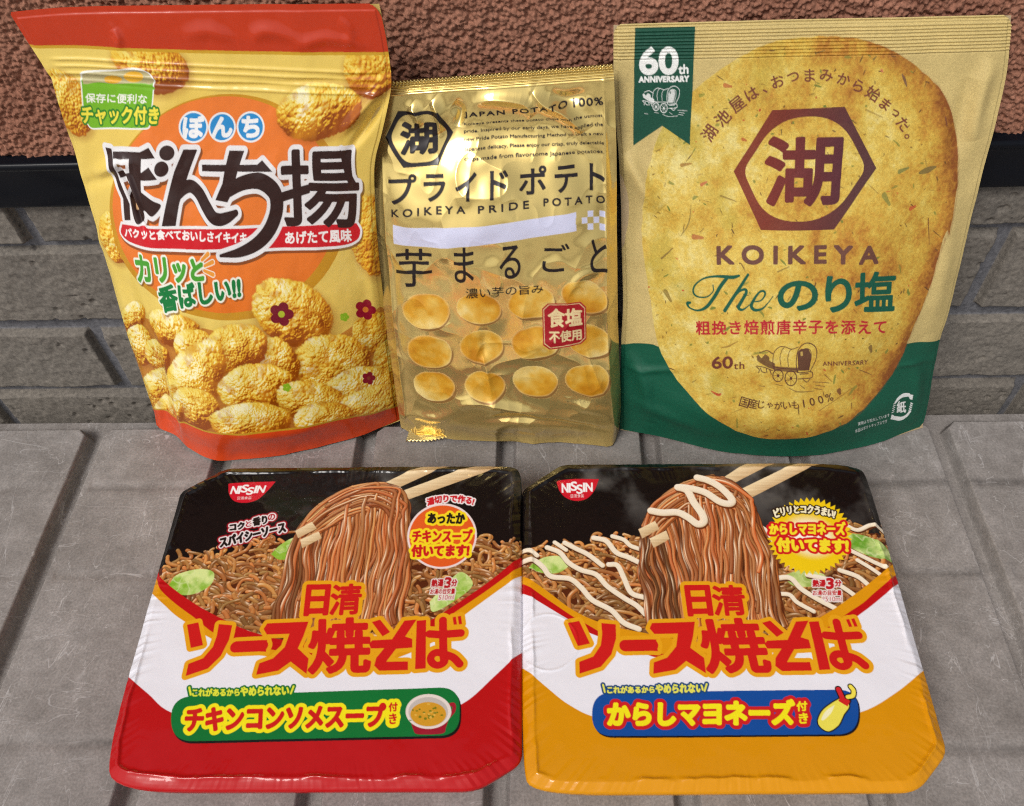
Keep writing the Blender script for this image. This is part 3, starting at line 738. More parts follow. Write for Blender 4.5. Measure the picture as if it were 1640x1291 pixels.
    a.ink(halo, (234, 232, 232), 'title_lettering'); a.ink(a.grow(ban, 4.5), (238, 236, 234), 'red_banner'); a.ink(ban, (206, 24, 36), 'red_banner')
    a.outlined(a.text('パクッと食べておいしさイキイキ', [(508, 938), (1012, 958), (1010, 1004), (512, 974)], .75), [(0, (248, 244, 240))], 'red_banner>banner_lettering|a')
    a.outlined(a.text('あげたて風味', [(1168, 958), (1440, 944), (1442, 994), (1170, 1006)], .9), [(0, (248, 244, 240))], 'red_banner>banner_lettering|b')
    # the tail of the third letter passes in front of the banner
    a.ink(a.grow(ti, 7.0), (234, 232, 232), 'title_lettering', within=smooth(0, .3, a.full(a.poly([(870, 880), (1160, 880), (1160, 1090), (870, 1090)]))))
    a.ink(title, (50, 26, 22), 'title_lettering'); a.frame(150, 220, 6.456); a.ink(hole, (214, 176, 130), 'title_lettering'); a.frame(0, 0, 2.5625)
    # green slogan
    a.frame(130, 360, 3.094)
    s1 = a.text('カリッと', [(262, 152), (600, 180), (604, 282), (286, 290)], 2.6); s2 = a.text('香ばしい!!', [(376, 312), (782, 262), (788, 366), (400, 438)], 2.2)
    both = a.union([s1, s2]); a.ink(a.move(a.grow(both, 3.6), 3, 3), (120, 70, 20), 'slogan_lettering', op=.7); a.ink(a.grow(both, 3.4), (240, 242, 226), 'slogan_lettering')
    a.ink(s1, (74, 160, 46), 'slogan_lettering'); a.ink(s2, (14, 122, 58), 'slogan_lettering')
    for p in ([(598, 178), (628, 148)], [(612, 208), (650, 190)], [(610, 232), (652, 252)]):
        m = a.line(p, [14, 20], smooth_=False); a.ink(a.grow(m, 1.6), (246, 240, 226), 'slogan_lettering'); a.ink(m, (236, 156, 60), 'slogan_lettering')
    # little flowers
    for k_, (x, y, r, c1, c2) in enumerate(((992, 445, 62, (118, 18, 42), (176, 190, 50)), (1410, 416, 54, (150, 24, 46), (226, 132, 50)), (1425, 760, 34, (142, 22, 40), (150, 60, 40)))):
        m = a.union([a.poly(ell(x + r * .58 * math.cos(t), y + r * .58 * math.sin(t), r * .42, r * .40, 24)) for t in np.arange(5) * 2 * math.pi / 5 - 1.3] + [a.poly(ell(x, y, r * .4, r * .4, 20))])
        a.ink(m, c1, 'printed_flower|%d' % k_); a.ink(a.poly(ell(x, y, r * .27, r * .27, 20)), c2, 'printed_flower|%d' % k_)
    for (x, y, r) in ((1306, 452, 25), (1020, 804, 24)):
        a.ink(a.union([a.poly(ell(x + r * .5 * math.cos(t), y + r * .5 * math.sin(t), r * .45, r * .42, 16)) for t in np.arange(5) * 2 * math.pi / 5]), (146, 190, 40))
    # bands at the head and the foot
    a.frame(130, 360, 3.094)
    foot = (spline([(340, 903), (395, 925), (450, 945), (505, 978), (560, 1008), (640, 1034), (760, 1040), (900, 1030), (1100, 1000), (1300, 960), (1590, 898)])); foot = np.vstack([a.P(foot), [[W + 20, H * .93], [W + 20, H + 20], [-20, H + 20], [-20, a.P([(340, 903)])[0, 1]]]])
    a.ink(a.move(a.poly(foot, raw=True), 0, -4), (196, 150, 40), 'foot_band'); a.ink(a.poly(foot, raw=True), (214, 72, 28), 'foot_band')
    a.frame(0, 0, 2.5625)
    head = a.P([(115, 183), (140, 187), (500, 196), (800, 206), (1200, 213), (1580, 214)]); head = np.vstack([[[-20, head[0, 1]]], head, [[W + 20, head[-1, 1]], [W + 20, -20], [-20, -20]]])
    a.ink(a.move(a.poly(head, raw=True), 0, 4), (204, 158, 40), 'head_band'); a.ink(a.poly(head, raw=True), (190, 54, 18), 'head_band')
    # ---- the skin: seams, zip ridges and creases
    D = (fbm(H, W, 150, 5, 3) - .5) * .0034 * smooth(.05, .3, V) + (fbm(H, W, 46, 6, 3) - .5) * .0007
    zl = a.P([(200, 268), (1560, 330)])[:, 1] / (H - 1); zv = V - (zl[0] + (zl[1] - zl[0]) * U)
    for o_ in (-.012, .0, .013, .026): D += .0005 * np.exp(-((zv - o_) / .0030) ** 2) * smooth(.02, .07, U) * smooth(.99, .94, U)
    sv = V - (.113 + .018 * np.sin(U * 3)); D += -.0005 * np.exp(-(sv / .006) ** 2)
    a.frame(0, 0, 1)
    D += creases(U, V, a, [([(150, 290), (185, 262), (215, 262)], .0024, 11), ([(186, 255), (205, 300), (222, 345), (235, 380)], -.0030, 8), ([(196, 262), (215, 305), (230, 345)], .0022, 8), ([(132, 300), (170, 285), (190, 290)], -.0016, 10),
                           ([(545, 215), (580, 175), (612, 140)], .0026, 10), ([(560, 240), (590, 200), (622, 150)], -.0026, 10), ([(265, 690), (262, 640), (255, 560)], -.0025, 16), ([(300, 715), (285, 660), (268, 590), (250, 520)], .0026, 17),
                           ([(290, 60), (330, 50), (380, 62)], .0008, 9), ([(180, 45), (190, 62), (186, 74)], .0010, 7), ([(400, 62), (430, 50), (490, 68)], .0010, 9), ([(470, 78), (520, 62), (590, 74)], .0009, 8), ([(540, 30), (560, 50), (555, 72)], .0007, 9),
                           ([(225, 200), (240, 340), (262, 500)], .0012, 30), ([(590, 300), (596, 420), (610, 560)], .0018, 16), ([(330, 690), (420, 700), (520, 680)], .0010, 14), ([(60, 96), (92, 160), (112, 230)], .0012, 12), ([(140, 420), (165, 380), (190, 395)], .0014, 12), ([(560, 640), (590, 660), (620, 655)], .0012, 14)])
    # stippled seal on the head band
    G = f(U, V) + n * D[..., None]
    edge = np.minimum(np.minimum(U * W, (1 - U) * W), np.minimum(V * H, 1e9))
    G = G + n * (-.0003 * smooth(9, 7, edge))[..., None]
    # rounded head corners
    pp = np.stack([U * (W - 1), V * (H - 1)], -1)
    sdc = poly_sdf(pp[:40], rounded([(0, 0), (W - 1, 0), (W - 1, H), (0, H)], [9, 26, 0, 0], 9)); keep = np.ones(U.shape, bool); keep[:40] = sdc < .3
    G[..., 2] = np.maximum(G[..., 2], .0011)
    m = mat_print('glossy_pouch_film', .22, .4, .2, bump=.08, bscale=120)
    build_front(a, G, m, root, 'front_panel', keep)
    back_and_base(root, f, n, plain('pouch_back_film', (.60, .42, .12), .35), bot, .010)
build_cracker_pouch()
# ------------------------------------------------------------------ gold foil bag of potato chips (middle)
def build_foil_bag():
    root = tag(empty('chip_bag', (-.02, .292, 0)), 'shiny gold foil chip bag with three rows of printed chips and a red stamp', 'chip bag')
    A0, n = pouch_frame((642, 685), (991, 690), math.radians(11))
    pl = lambda pts: on_plane(pts, A0, n)
    zig = [(627, 130.5), (800, 117), (982, 102)]
    top = pl(spline(zig))
    left = pl(spline([(627, 130), (622, 160), (606, 215), (595, 259), (599, 336), (602, 380), (613, 478), (627, 581), (637, 650), (642, 685)]))
    right = pl(spline([(982, 102), (984, 140), (986, 200), (987.5, 259), (988, 380), (990, 519), (994, 631), (994, 655), (991, 690)]))
    bot = on_z(spline([(642, 685), (670, 693), (720, 696), (800, 699), (880, 702), (940, 706), (975, 711), (984, 706), (991, 690)]), .0015)
    cf = coons(top, bot, left, right)
    def f(U, V):
        G = cf(U, V)
        b = .0150 * np.clip(1 - np.abs(2 * U - 1) ** 3.2, 0, 1) * smooth(.09, .34, V) * (1 - smooth(.88, 1.0, V) * .75)
        return G + n * b[..., None]
    S = Surf(f); a = Art(S, 420, 640); W, H = a.w, a.h
    U, V = np.meshgrid(np.linspace(0, 1, W), np.linspace(0, 1, H))
    GOLD = (.74, .16, 0); a.img[:] = lin((240, 212, 132)); a.aux[:] = GOLD
    INK = (30, 22, 24); AX = (.12, .22, 0)
    a.frame(590, 80, 3.905)
    hexo = np.array([(106, 545), (185, 381), (438, 376), (530, 520), (440, 716), (222, 728)], float); c = hexo.mean(0)
    inner = []
    for i in range(6):
        p = hexo[i]; q0, q1 = hexo[i - 1], hexo[(i + 1) % 6]; s_ = c + (p - c) * .86
        inner.append(s_)
    a.ink(a.poly(hexo), INK, 'emblem', AX); a.ink(a.poly(rounded(np.array(inner), [44, 60, 60, 44, 60, 60], 8)), (240, 212, 132), 'emblem', GOLD)
    a.ink(a.text('湖', [(206, 456), (424, 452), (428, 636), (210, 644)], 2.4), INK, 'emblem>emblem_character', AX)
    t = lambda s_, q, d=0.0, sp=1.0, part='printed_lettering', arc=0, col=INK: a.ink(a.text(s_, q, d, 0, sp, arc), col, part + ('' if 'stamp' in part else '|' + s_), AX)
    t('JAPAN POTATO', [(596, 392), (1242, 322), (1246, 362), (600, 430)], .85, 1.25, arc=.25); t('100%', [(1280, 312), (1466, 294), (1468, 342), (1284, 358)], .8, 1.15)
    for s_, q in (('Koikeya presents these potato chips with the utmost', [(596, 457), (1464, 396), (1466, 422), (598, 478)]), ('pride. Inspired by our early days, we have applied the', [(597, 500), (1466, 449), (1468, 480), (599, 527)]),
                  ('new Pride Potato Manufacturing Method to craft a new', [(598, 548), (1470, 508), (1472, 536), (600, 577)]), ('Japanese delicacy. Please enjoy our crisp, truly delectable', [(600, 604), (1472, 566), (1474, 596), (602, 632)]),
                  ('chips made from flavorsome Japanese potatoes.', [(602, 660), (1474, 622), (1476, 654), (604, 690)])):
        t(s_, q, .35)
    for ch, q in (('プ', [(130, 776), (300, 772), (300, 950), (134, 954)]), ('ラ', [(350, 776), (480, 772), (480, 936), (352, 942)]), ('イ', [(550, 760), (676, 756), (676, 928), (552, 930)]), ('ド', [(766, 748), (872, 744), (872, 916), (766, 920)]),
                  ('ポ', [(946, 734), (1110, 728), (1108, 902), (946, 906)]), ('テ', [(1168, 730), (1306, 724), (1304, 890), (1168, 894)]), ('ト', [(1386, 718), (1476, 714), (1476, 880), (1386, 882)])):
        t(ch, q, 1.25, part='title_lettering')
    t('KOIKEYA', [(148, 990), (606, 966), (606, 1014), (148, 1038)], .75, 1.6); t('PRIDE', [(690, 962), (1003, 945), (1003, 993), (690, 1008)], .75, 1.6); t('POTATO', [(1096, 935), (1478, 914), (1478, 960), (1096, 982)], .75, 1.6)
    LIL = (206, 208, 232)
    a.ink(a.poly([(155, 1086), (1300, 1016), (1302, 1130), (160, 1206)]), LIL, 'printed_stripe', (.1, .4, 0))
    for i in range(5):
        for j in range(3):
            if (i + j) % 2 == 0:
                x = 1334 + 37 * (i - 1); y = 1014 - 1.5 * i + 38 * j
                if x < 1300: continue
                a.ink(a.poly([(x, y), (x + 36, y - 2), (x + 36, y + 35), (x, y + 37)]), LIL, 'printed_stripe', (.1, .4, 0))
    for j in (1,): a.ink(a.poly([(1297, 1052), (1333, 1050), (1333, 1090), (1297, 1092)]), (240, 212, 132), None, GOLD)
    a.frame(590, 380, 3.586)
    # brush-like letters: thick and thin strokes
    def brush(ch, q):
        m = a.text(ch, q, .55); r = a.move(m, 0, 0); r[2] = r[2] | np.roll(r[2], 1, 0) | np.roll(r[2], (1, 1), (0, 1)) | np.roll(r[2], (2, 2), (0, 1)); a.ink(r, INK, 'flavour_lettering|' + ch, AX)
    for ch, q in (('芋', [(158, 62), (364, 60), (364, 272), (162, 276)]), ('ま', [(492, 48), (608, 45), (606, 242), (498, 248)]), ('る', [(752, 42), (874, 40), (872, 220), (756, 224)]), ('ご', [(1000, 36), (1154, 34), (1150, 190), (998, 194)]), ('と', [(1276, 4), (1370, 2), (1370, 188), (1274, 190)])):
        brush(ch, q)
    k = 0
    for row in ([(330, 412, 138, 98, 4), (634, 400, 132, 92, 10), (938, 370, 138, 96, -8), (1243, 335, 130, 96, 6)], [(352, 645, 136, 95, 8), (650, 622, 128, 94, 4), (958, 600, 140, 96, -6), (1262, 590, 128, 92, 8)], [(377, 850, 130, 88, 6), (668, 842, 122, 84, 12), (957, 825, 130, 90, 6), (1257, 810, 130, 92, -6)]):
        for (x, y, rx, ry, r) in row:
            k += 1; a.chip((x, y), rx, ry, r, 40 + k, 'printed_chip|%d' % k)
    t('濃い芋の旨み', [(560, 280), (1004, 262), (1004, 312), (562, 344)], .35)
    st = np.array([(1030, 374), (1218, 362), (1250, 392), (1253, 584), (1222, 612), (1040, 630), (1004, 602), (998, 404)], float); c = st.mean(0)
    a.ink(a.poly(st), (168, 26, 38), 'red_stamp', (.1, .3, 0)); a.ink(a.poly(c + (st - c) * .945), (226, 204, 150), 'red_stamp', (.1, .3, 0)); a.ink(a.poly(c + (st - c) * .915), (164, 24, 36), 'red_stamp', (.1, .3, 0))
    CR = (232, 212, 160)
    t('食塩', [(1032, 408), (1224, 400), (1226, 498), (1036, 510)], 1.1, part='red_stamp>stamp_lettering|a', col=CR); t('不使用', [(1038, 532), (1222, 522), (1224, 584), (1042, 596)], .7, part='red_stamp>stamp_lettering|b', col=CR)
    t('実物サイズと異なります', [(1136, 922), (1390, 912), (1390, 934), (1136, 945)], .1)
    # ---- foil skin
    rg = lambda c_, s_: 1 - 2 * np.abs(fbm(H, W, c_, s_, 2) - .5)
    D = (fbm(H, W, 120, 15, 2) - .5) * .0040 * smooth(.07, .2, V) + (rg(105, 51) ** 3 * .0017 + rg(48, 52) ** 4 * .0004) * smooth(.06, .16, V) + (fbm(H, W, 40, 16, 2) - .5) * .0010 * smooth(.05, .16, V) + (vnoise(H, W, 16, 3) - .5) * .00012
    a.frame(1 * 590, 80, 3.905)
    sealv = a.P([(150, 295), (800, 250), (1500, 200)])[:, 1].mean() / (H - 1)
    inseal = smooth(sealv, sealv - .012, V)
    D += inseal * .00055 * np.sin(V / sealv * 2 * math.pi * 6.0)
    a.frame(0, 0, 1)
    D += creases(U, V, a, [([(655, 170), (668, 185), (672, 205)], .0030, 7, 1.3), ([(690, 160), (703, 185), (706, 215)], .0034, 8, 1.3), ([(725, 165), (738, 180), (732, 205)], -.0028, 8), ([(760, 165), (790, 158), (840, 165), (852, 190)], .0030, 9, 1.3), ([(850, 145), (870, 165), (900, 178), (925, 200), (932, 215)], .0042, 9, 1.2),
                           ([(880, 150), (905, 160), (940, 150)], -.0024, 9), ([(640, 210), (720, 222), (800, 216), (920, 222)], -.0012, 22), ([(968, 130), (971, 300), (973, 500), (978, 650)], .0022, 5, 1.3), ([(612, 250), (617, 340), (626, 450), (640, 580), (652, 680)], .0022, 5, 1.3),
                           ([(690, 420), (720, 395), (780, 360), (830, 340)], .0012, 26), ([(640, 480), (700, 520), (760, 530)], .0011, 26), ([(770, 560), (780, 590), (790, 640)], .0022, 7, 1.3), ([(776, 530), (775, 560), (770, 575)], -.0016, 7), ([(940, 560), (955, 600), (972, 640)], .0018, 7, 1.3),
                           ([(720, 650), (760, 640), (820, 652), (880, 672)], .0030, 11, 1.4), ([(650, 660), (700, 668), (740, 650)], .0022, 10), ([(760, 675), (830, 668), (920, 682), (980, 690)], -.0024, 9), ([(890, 640), (940, 650), (985, 668)], .0018, 10), ([(905, 470), (930, 440), (960, 430)], .0016, 8), ([(820, 560), (860, 548), (900, 560)], .0010, 12)])
    G = f(U, V) + n * D[..., None]
    zz_ = (np.abs((U * 62) % 1 - .5) * 2) * .0009; G[..., 2] -= zz_ * smooth(.014, 0, V)     # saw-cut upper edge
    G[..., 2] = np.maximum(G[..., 2], .0011)
    m = mat_print('gold_foil', .2, .5, 0, metal=True)
    build_front(a, G, m, root, 'front_panel', None)
    back_and_base(root, f, n, plain('gold_foil_back', (.62, .48, .2), .25, .9), bot, .012)
    # lower sealed fin, folded forward on the lid, with a saw-tooth edge
    p0 = on_z(spline([(656, 689), (700, 690), (768, 689), (840, 692), (916, 696), (975, 708)]), .004); p1 = on_z(spline([(650, 706), (690, 707), (735, 698), (768, 694), (840, 697), (916, 702), (978, 713)]), .0022)
    k = 110; a0 = resample(p0, k); a1 = resample(p1, k); rows = []
    for i, t_ in enumerate(np.linspace(0, 1, 15)):
        r = a0 * (1 - t_) + a1 * t_; r[:, 2] += .0006 * math.sin(i * 2.1) + .0012 * np.sin(np.linspace(0, 9, k)) * t_
        if i == 14: r[:, 1] += np.where(np.arange(k) % 2, .0007, -.0007)
        rows.append(r)
    Vv = np.stack(rows, 0); Vv[..., 2] = np.maximum(Vv[..., 2], .0012)
    mesh('sealed_fin', Vv, grid_faces(15, k).reshape(-1, 4), plain('gold_foil_fin', (.62, .50, .22), .38, .8), root)
build_foil_bag()
# ------------------------------------------------------------------ brown paper pouch with one large chip (rightmost)
def build_paper_pouch():
    root = tag(empty('snack_pouch', (.13, .288, 0)), 'brown paper pouch with green foot printed with one large potato chip', 'snack pouch')
    A0, n = pouch_frame((993, 688), (1479, 684), math.radians(13.5))
    pl = lambda pts: on_plane(pts, A0, n)
    top = pl(spline([(983, 39.5), (1100, 36), (1292, 31), (1450, 28), (1622, 24)]))
    left = pl(spline([(983, 39.5), (983, 120), (987, 200), (991, 250), (995, 330), (996, 400), (998, 484), (995, 551), (993, 620), (993, 688)]))
    right = pl(spline([(1622, 24), (1619, 62), (1612, 124), (1597, 190), (1582, 249), (1563, 325), (1545, 400), (1520, 497), (1505, 546), (1487, 650), (1479, 684)]))
    bot = on_z(spline([(993, 688), (1060, 697), (1126, 713), (1170, 721), (1209, 724.5), (1260, 725.5), (1312, 723.5), (1375, 713), (1430, 700), (1466, 688), (1479, 684)]), .0015)
    cf = coons(top, bot, left, right)
    def f(U, V):
        G = cf(U, V)
        b = .0120 * np.clip(np.sin(np.pi * U), 0, 1) ** .8 * smooth(.12, .62, V) * (1 - smooth(.85, 1.0, V) * .8)
        return G + n * b[..., None]
    S = Surf(f); a = Art(S, 660, 720); W, H = a.w, a.h
    U, V = np.meshgrid(np.linspace(0, 1, W), np.linspace(0, 1, H))
    KR = lin((200, 178, 116)); a.img[:] = KR * (1 + (fbm(H, W, 40, 3, 3) - .5) * .16)[..., None]; a.aux[:] = (0, .7, 0)
    ell = lambda cx, cy, rx, ry, k=80: [(cx + rx * math.cos(t), cy + ry * math.sin(t)) for t in np.linspace(0, 2 * math.pi, k, endpoint=False)]
    a.frame(960, 360, 2.412)
    gl = a.P(spline([(78, 464), (140, 455), (200, 458), (260, 474), (500, 500), (900, 500), (1180, 462), (1320, 443)]))
    GREEN = (14, 84, 62)
    a.ink(a.poly(np.vstack([[[-20, gl[0, 1]]], gl, [[W + 20, gl[-1, 1]], [W + 20, H + 20], [-20, H + 20]]]), raw=True), GREEN, 'green_foot')
    a.img *= (1 + (vnoise(H, W, 3, 7) - .5) * .06)[..., None]
    # the big chip
    e1 = np.array([(850, 138), (1000, 150), (1120, 190), (1250, 280), (1340, 380), (1385, 540), (1382, 720), (1350, 900)]) / 2.412 + (960, 0)
    e2 = np.array([(1340, 30), (1270, 260), (1200, 430), (1130, 580), (1020, 710), (900, 790), (720, 830), (560, 810), (420, 730), (300, 600), (230, 470), (190, 250), (166, 70)]) / 2.412 + (960, 360)
    e3 = np.array([(165, 850), (174, 720), (190, 640), (240, 500), (300, 420), (400, 318), (540, 222), (680, 160)]) / 2.412 + (960, 0)
    a.frame(0, 0, 1); ep = spline(np.vstack([e1, e2, e3, e1[:1]]), 5)
    rs = np.random.RandomState(4); ep[:-1] += rs.randn(len(ep) - 1, 2) * .55
    chip = a.full(a.poly(ep)); cp = a.P(ep); sd = np.full((H, W), -40.0)
    sub = (slice(0, H, 3), slice(0, W, 3)); Yg, Xg = np.mgrid[0:H:3, 0:W:3]; d_ = poly_sdf(np.stack([Xg, Yg], -1).astype(float), cp[::3]); sd = np.kron(d_, np.ones((3, 3)))[:H, :W]
    n1 = fbm(H, W, 90, 11, 5, .62); n2 = fbm(H, W, 30, 12, 4, .65); n3 = vnoise(H, W, 4, 13)
    t = .60 - .50 * (U - .45) + (n1 - .5) * .65 + (n2 - .5) * .7 + (n3 - .5) * .18 - .10 * (V - .5)
    edge = smooth(-46, 0, sd + (n2 - .5) * 34) * (.35 + .65 * smooth(.35, .8, U)); t = t - edge * .32
    cs = np.array([lin(x) for x in ((136, 78, 30), (180, 126, 46), (200, 162, 64), (212, 184, 86), (226, 210, 134))])
    col = np.stack([np.interp(t, [0.02, .25, .48, .7, .98], cs[:, k]) for k in range(3)], -1)
    olive = smooth(.52, .75, fbm(H, W, 60, 77, 4)) * smooth(.75, .2, U) * .55; col = col + (lin((178, 160, 62)) - col) * olive[..., None]
    col *= (1 + (vnoise(H, W, 2.3, 5) - .5) * .16)[..., None]
    a.put(slice(0, H), slice(0, W), chip, col, 'printed_chip')
    a.put(slice(0, H), slice(0, W), np.exp(-(sd / 1.6) ** 2) * .4 * smooth(.45, .8, U), lin((128, 66, 30)))
    # seasoning flakes
    inside = smooth(.2, .8, chip)
    for i in range(420):
        x, y = rs.uniform(1030, 1520), rs.uniform(65, 700); k_ = rs.rand(); r_ = rs.rand() * math.pi; s_ = rs.gamma(1.7, 1.2) + .8
        if k_ < .46: c_, ln, wd = (92, 62, 34), s_ * 1.5, 1.1 + rs.rand() * 1.2
        elif k_ < .76: c_, ln, wd = (112, 122, 50), s_ * 1.5, 2 + rs.rand() * 3
        elif k_ < .85: c_, ln, wd = (182, 66, 40), s_ * .9, 2 + rs.rand() * 2.2
        else: c_, ln, wd = (132, 100, 44), s_ * 2.4, 1
        a.ink(a.poly([(x + (ln * math.cos(t_) * math.cos(r_) - wd * .6 * math.sin(t_) * math.sin(r_)) * q_, y + (ln * math.cos(t_) * math.sin(r_) + wd * .6 * math.sin(t_) * math.cos(r_)) * q_) for t_, q_ in zip(np.arange(8) * .785, rs.uniform(.45, 1.25, 8))]), c_, op=.6 + .4 * rs.rand(), within=inside)
    a.frame(960, 0, 2.412)
    for p, wd, c_ in (([(1170, 288), (1180, 310), (1188, 335)], 11, (96, 66, 62)), ([(1060, 230), (1070, 218)], 9, (92, 80, 52)), ([(835, 208), (870, 196)], 8, (110, 92, 50)), ([(1030, 425), (1095, 455)], 8, (156, 128, 60)), ([(1338, 455), (1345, 490)], 9, (110, 60, 46)), ([(1240, 670), (1270, 660), (1300, 648)], 22, (104, 92, 54)),
                      ([(1160, 665), (1195, 650)], 20, (110, 118, 62)), ([(1100, 755), (1120, 790)], 26, (128, 128, 60)), ([(1205, 808), (1222, 800)], 20, (184, 72, 44)), ([(318, 640), (355, 634)], 16, (150, 104, 40)), ([(485, 330), (510, 335)], 20, (180, 92, 50)), ([(555, 540), (568, 545)], 16, (176, 80, 44)), ([(365, 915), (400, 920)], 24, (170, 92, 52)),
                      ([(395, 715), (415, 705)], 16, (186, 92, 66)), ([(1275, 850), (1278, 950)], 6, (104, 54, 34)), ([(355, 790), (345, 860), (315, 915)], 5, (120, 100, 50)), ([(470, 760), (530, 782)], 9, (138, 112, 52)), ([(390, 370), (405, 365)], 18, (140, 140, 56)), ([(1090, 272), (1095, 278)], 14, (194, 110, 80)), ([(705, 505), (706, 525)], 8, (96, 84, 44))):
        a.ink(a.line(p, wd * np.array([.45, 1.0, .4][:len(p)]) if len(p) > 2 else [wd * .8, wd * .4]), c_, op=.8)
    a.frame(960, 360, 2.412)
    for p, wd, c_ in (([(435, 648), (460, 662), (472, 658)], 14, (188, 60, 40)), ([(1045, 470), (1050, 490)], 20, (112, 84, 48)), ([(925, 640), (930, 652)], 24, (102, 56, 42)), ([(850, 720), (980, 630)], 4, (116, 70, 40)), ([(470, 475), (500, 468), (535, 450)], 9, (150, 112, 48)), ([(1005, 560), (1052, 580)], 5, (110, 68, 40)), ([(870, 580), (898, 605)], 5, (110, 68, 40)), ([(690, 185), (735, 165)], 8, (128, 104, 50)), ([(975, 690), (975, 710)], 6, (110, 70, 40)), ([(240, 130), (285, 95)], 10, (112, 84, 42)), ([(255, 255), (275, 290)], 26, (128, 104, 40))):
        a.ink(a.line(p, wd * np.array([.35, .8, .3][:len(p)]) if len(p) > 2 else [wd * .7, wd * .4]), c_, op=.8)
    # ribbon
    a.frame(960, 0, 2.412)
    WH = (232, 234, 230)
    a.ink(a.poly([(138, 108), (370, 103), (361, 330), (350, 561), (243, 487), (131, 562), (134, 330)]), (16, 74, 56), 'green_ribbon')
    T = lambda s_, q, d, c_, part, sp=1.0, arc=0: a.ink(a.text(s_, q, d, 0, sp, arc), c_, part + ('|' + s_ if part == 'small_lettering' else ''))
    T('60', [(158, 187), (301, 185), (301, 283), (158, 286)], 2.1, WH, 'green_ribbon>ribbon_lettering|a'); T('th', [(306, 250), (343, 249), (343, 284), (306, 285)], .7, WH, 'green_ribbon>ribbon_lettering|b'); T('ANNIVERSARY', [(153, 297), (345, 293), (345, 315), (153, 318)], .75, WH, 'green_ribbon>ribbon_lettering|c', 1.06)
    def wagon(ox, oy, k, c_, part, fillc=None, dark=False):
        q = lambda *p: [(ox + x * k, oy + y * k) for x, y in p]
        Ln = lambda pts, wd, op=1.0: a.ink(a.line(q(*pts), wd * k), c_, part, op=op)
        if dark: a.ink(a.poly(q((490, 130), (520, 100), (590, 100), (620, 160), (600, 300), (500, 300))), c_, part, op=.95); a.ink(a.poly(q((270, 265), (500, 270), (500, 315), (280, 310))), c_, part, op=.8)
        else: a.ink(a.poly(q((505, 150), (540, 95), (590, 100), (600, 160), (575, 290), (500, 295))), c_, part, op=.75)
        Ln([(275, 270), (272, 200), (285, 130), (330, 85), (380, 85), (440, 105), (500, 85)], 7); Ln([(345, 265), (335, 190), (350, 120), (372, 90)], 6); Ln([(412, 265), (405, 190), (420, 125), (445, 105)], 6)
        Ln([(490, 300), (480, 220), (500, 110), (560, 55), (620, 60), (665, 110), (660, 200), (610, 310)], 8); Ln([(505, 290), (500, 200), (520, 130), (565, 100), (610, 120), (615, 190), (590, 300)], 5)
        Ln([(275, 268), (345, 285), (480, 290), (500, 320), (610, 315), (630, 330), (620, 370), (500, 380)], 8)
        for (x, y, rx, ry) in ((320, 355, 46, 58), (435, 375, 52, 70)):
            a.ink(a.union([a.line(q(*ell(x, y, rx, ry, 20), (x + rx, y)), 9 * k), a.poly(q(*ell(x, y, 12, 16, 12)))]), c_, part)
            for t_ in np.arange(0, math.pi, math.pi / 4): Ln([(x - rx * math.cos(t_), y - ry * math.sin(t_)), (x + rx * math.cos(t_), y + ry * math.sin(t_))], 4, .8)
        Ln([(520, 335), (590, 330)], 14, .7); Ln([(545, 385), (580, 410), (610, 380)], 10, .8)
        # the pair of oxen, hatched
        a.ink(a.poly(q((120, 170), (140, 155), (165, 190), (200, 150), (235, 175), (240, 215), (290, 240), (290, 300), (230, 280), (180, 250), (130, 215))), c_, part, op=.85)
        for p in ([(120, 270), (150, 300), (145, 330)], [(160, 285), (175, 320), (205, 330)], [(215, 290), (220, 330)], [(245, 300), (260, 345)], [(130, 265), (200, 280), (270, 310)], [(150, 140), (215, 120), (270, 150)]): Ln(p, 9, .9)
        for p in ([(150, 455), (200, 460)], [(420, 470), (500, 500), (640, 495)], [(640, 410), (780, 415)], [(660, 440), (740, 450)], [(650, 470), (720, 480)], [(300, 440), (360, 450)], [(520, 440), (560, 470)]): Ln(p, 7, .75)
        a.ink(a.poly(q((515, 130), (535, 120), (540, 160), (520, 165))), (200, 170, 90) if dark else (16, 74, 56), part, op=.8)
    wagon(165 - 110 * .270, 335 - 50 * .30, .262, WH, 'green_ribbon>wagon_picture')
    # arched line and the hexagon
    BR = (106, 54, 42)
    for ch, x, y, r, s_ in (('湖', 425, 515, -56, 56), ('池', 476, 456, -46, 56), ('屋', 533, 403, -38, 56), ('は', 588, 362, -30, 48), ('、', 640, 352, -22, 16), ('お', 688, 314, -17, 48), ('つ', 748, 298, -9, 44), ('ま', 812, 291, -2, 48), ('み', 877, 292, 5, 48), ('か', 944, 306, 14, 48), ('ら', 1000, 331, 22, 46), ('始', 1058, 362, 31, 54), ('ま', 1105, 404, 38, 44), ('っ', 1143, 437, 42, 30), ('た', 1174, 480, 50, 46), ('。', 1188, 528, 58, 18)):
        a.ink(a.char(ch, (x, y), s_, r, .55), (116, 62, 44), 'arched_lettering')
    hexo = np.array([(520, 665), (668, 425), (948, 413), (1070, 650), (908, 889), (624, 890)], float); c = hexo.mean(0)
    hcol = np.stack([lin((132, 48, 34)) + (lin((84, 44, 54)) - lin((132, 48, 34))) * s_ for s_ in np.linspace(0, 1, W)])[None].repeat(H, 0)
    hx = a.P(hexo)[:, 0]; tt = smooth(hx.min(), hx.max(), np.arange(W)); hcol = (lin((122, 44, 30)) + (lin((74, 38, 48)) - lin((122, 44, 30))) * tt[:, None])[None].repeat(H, 0)
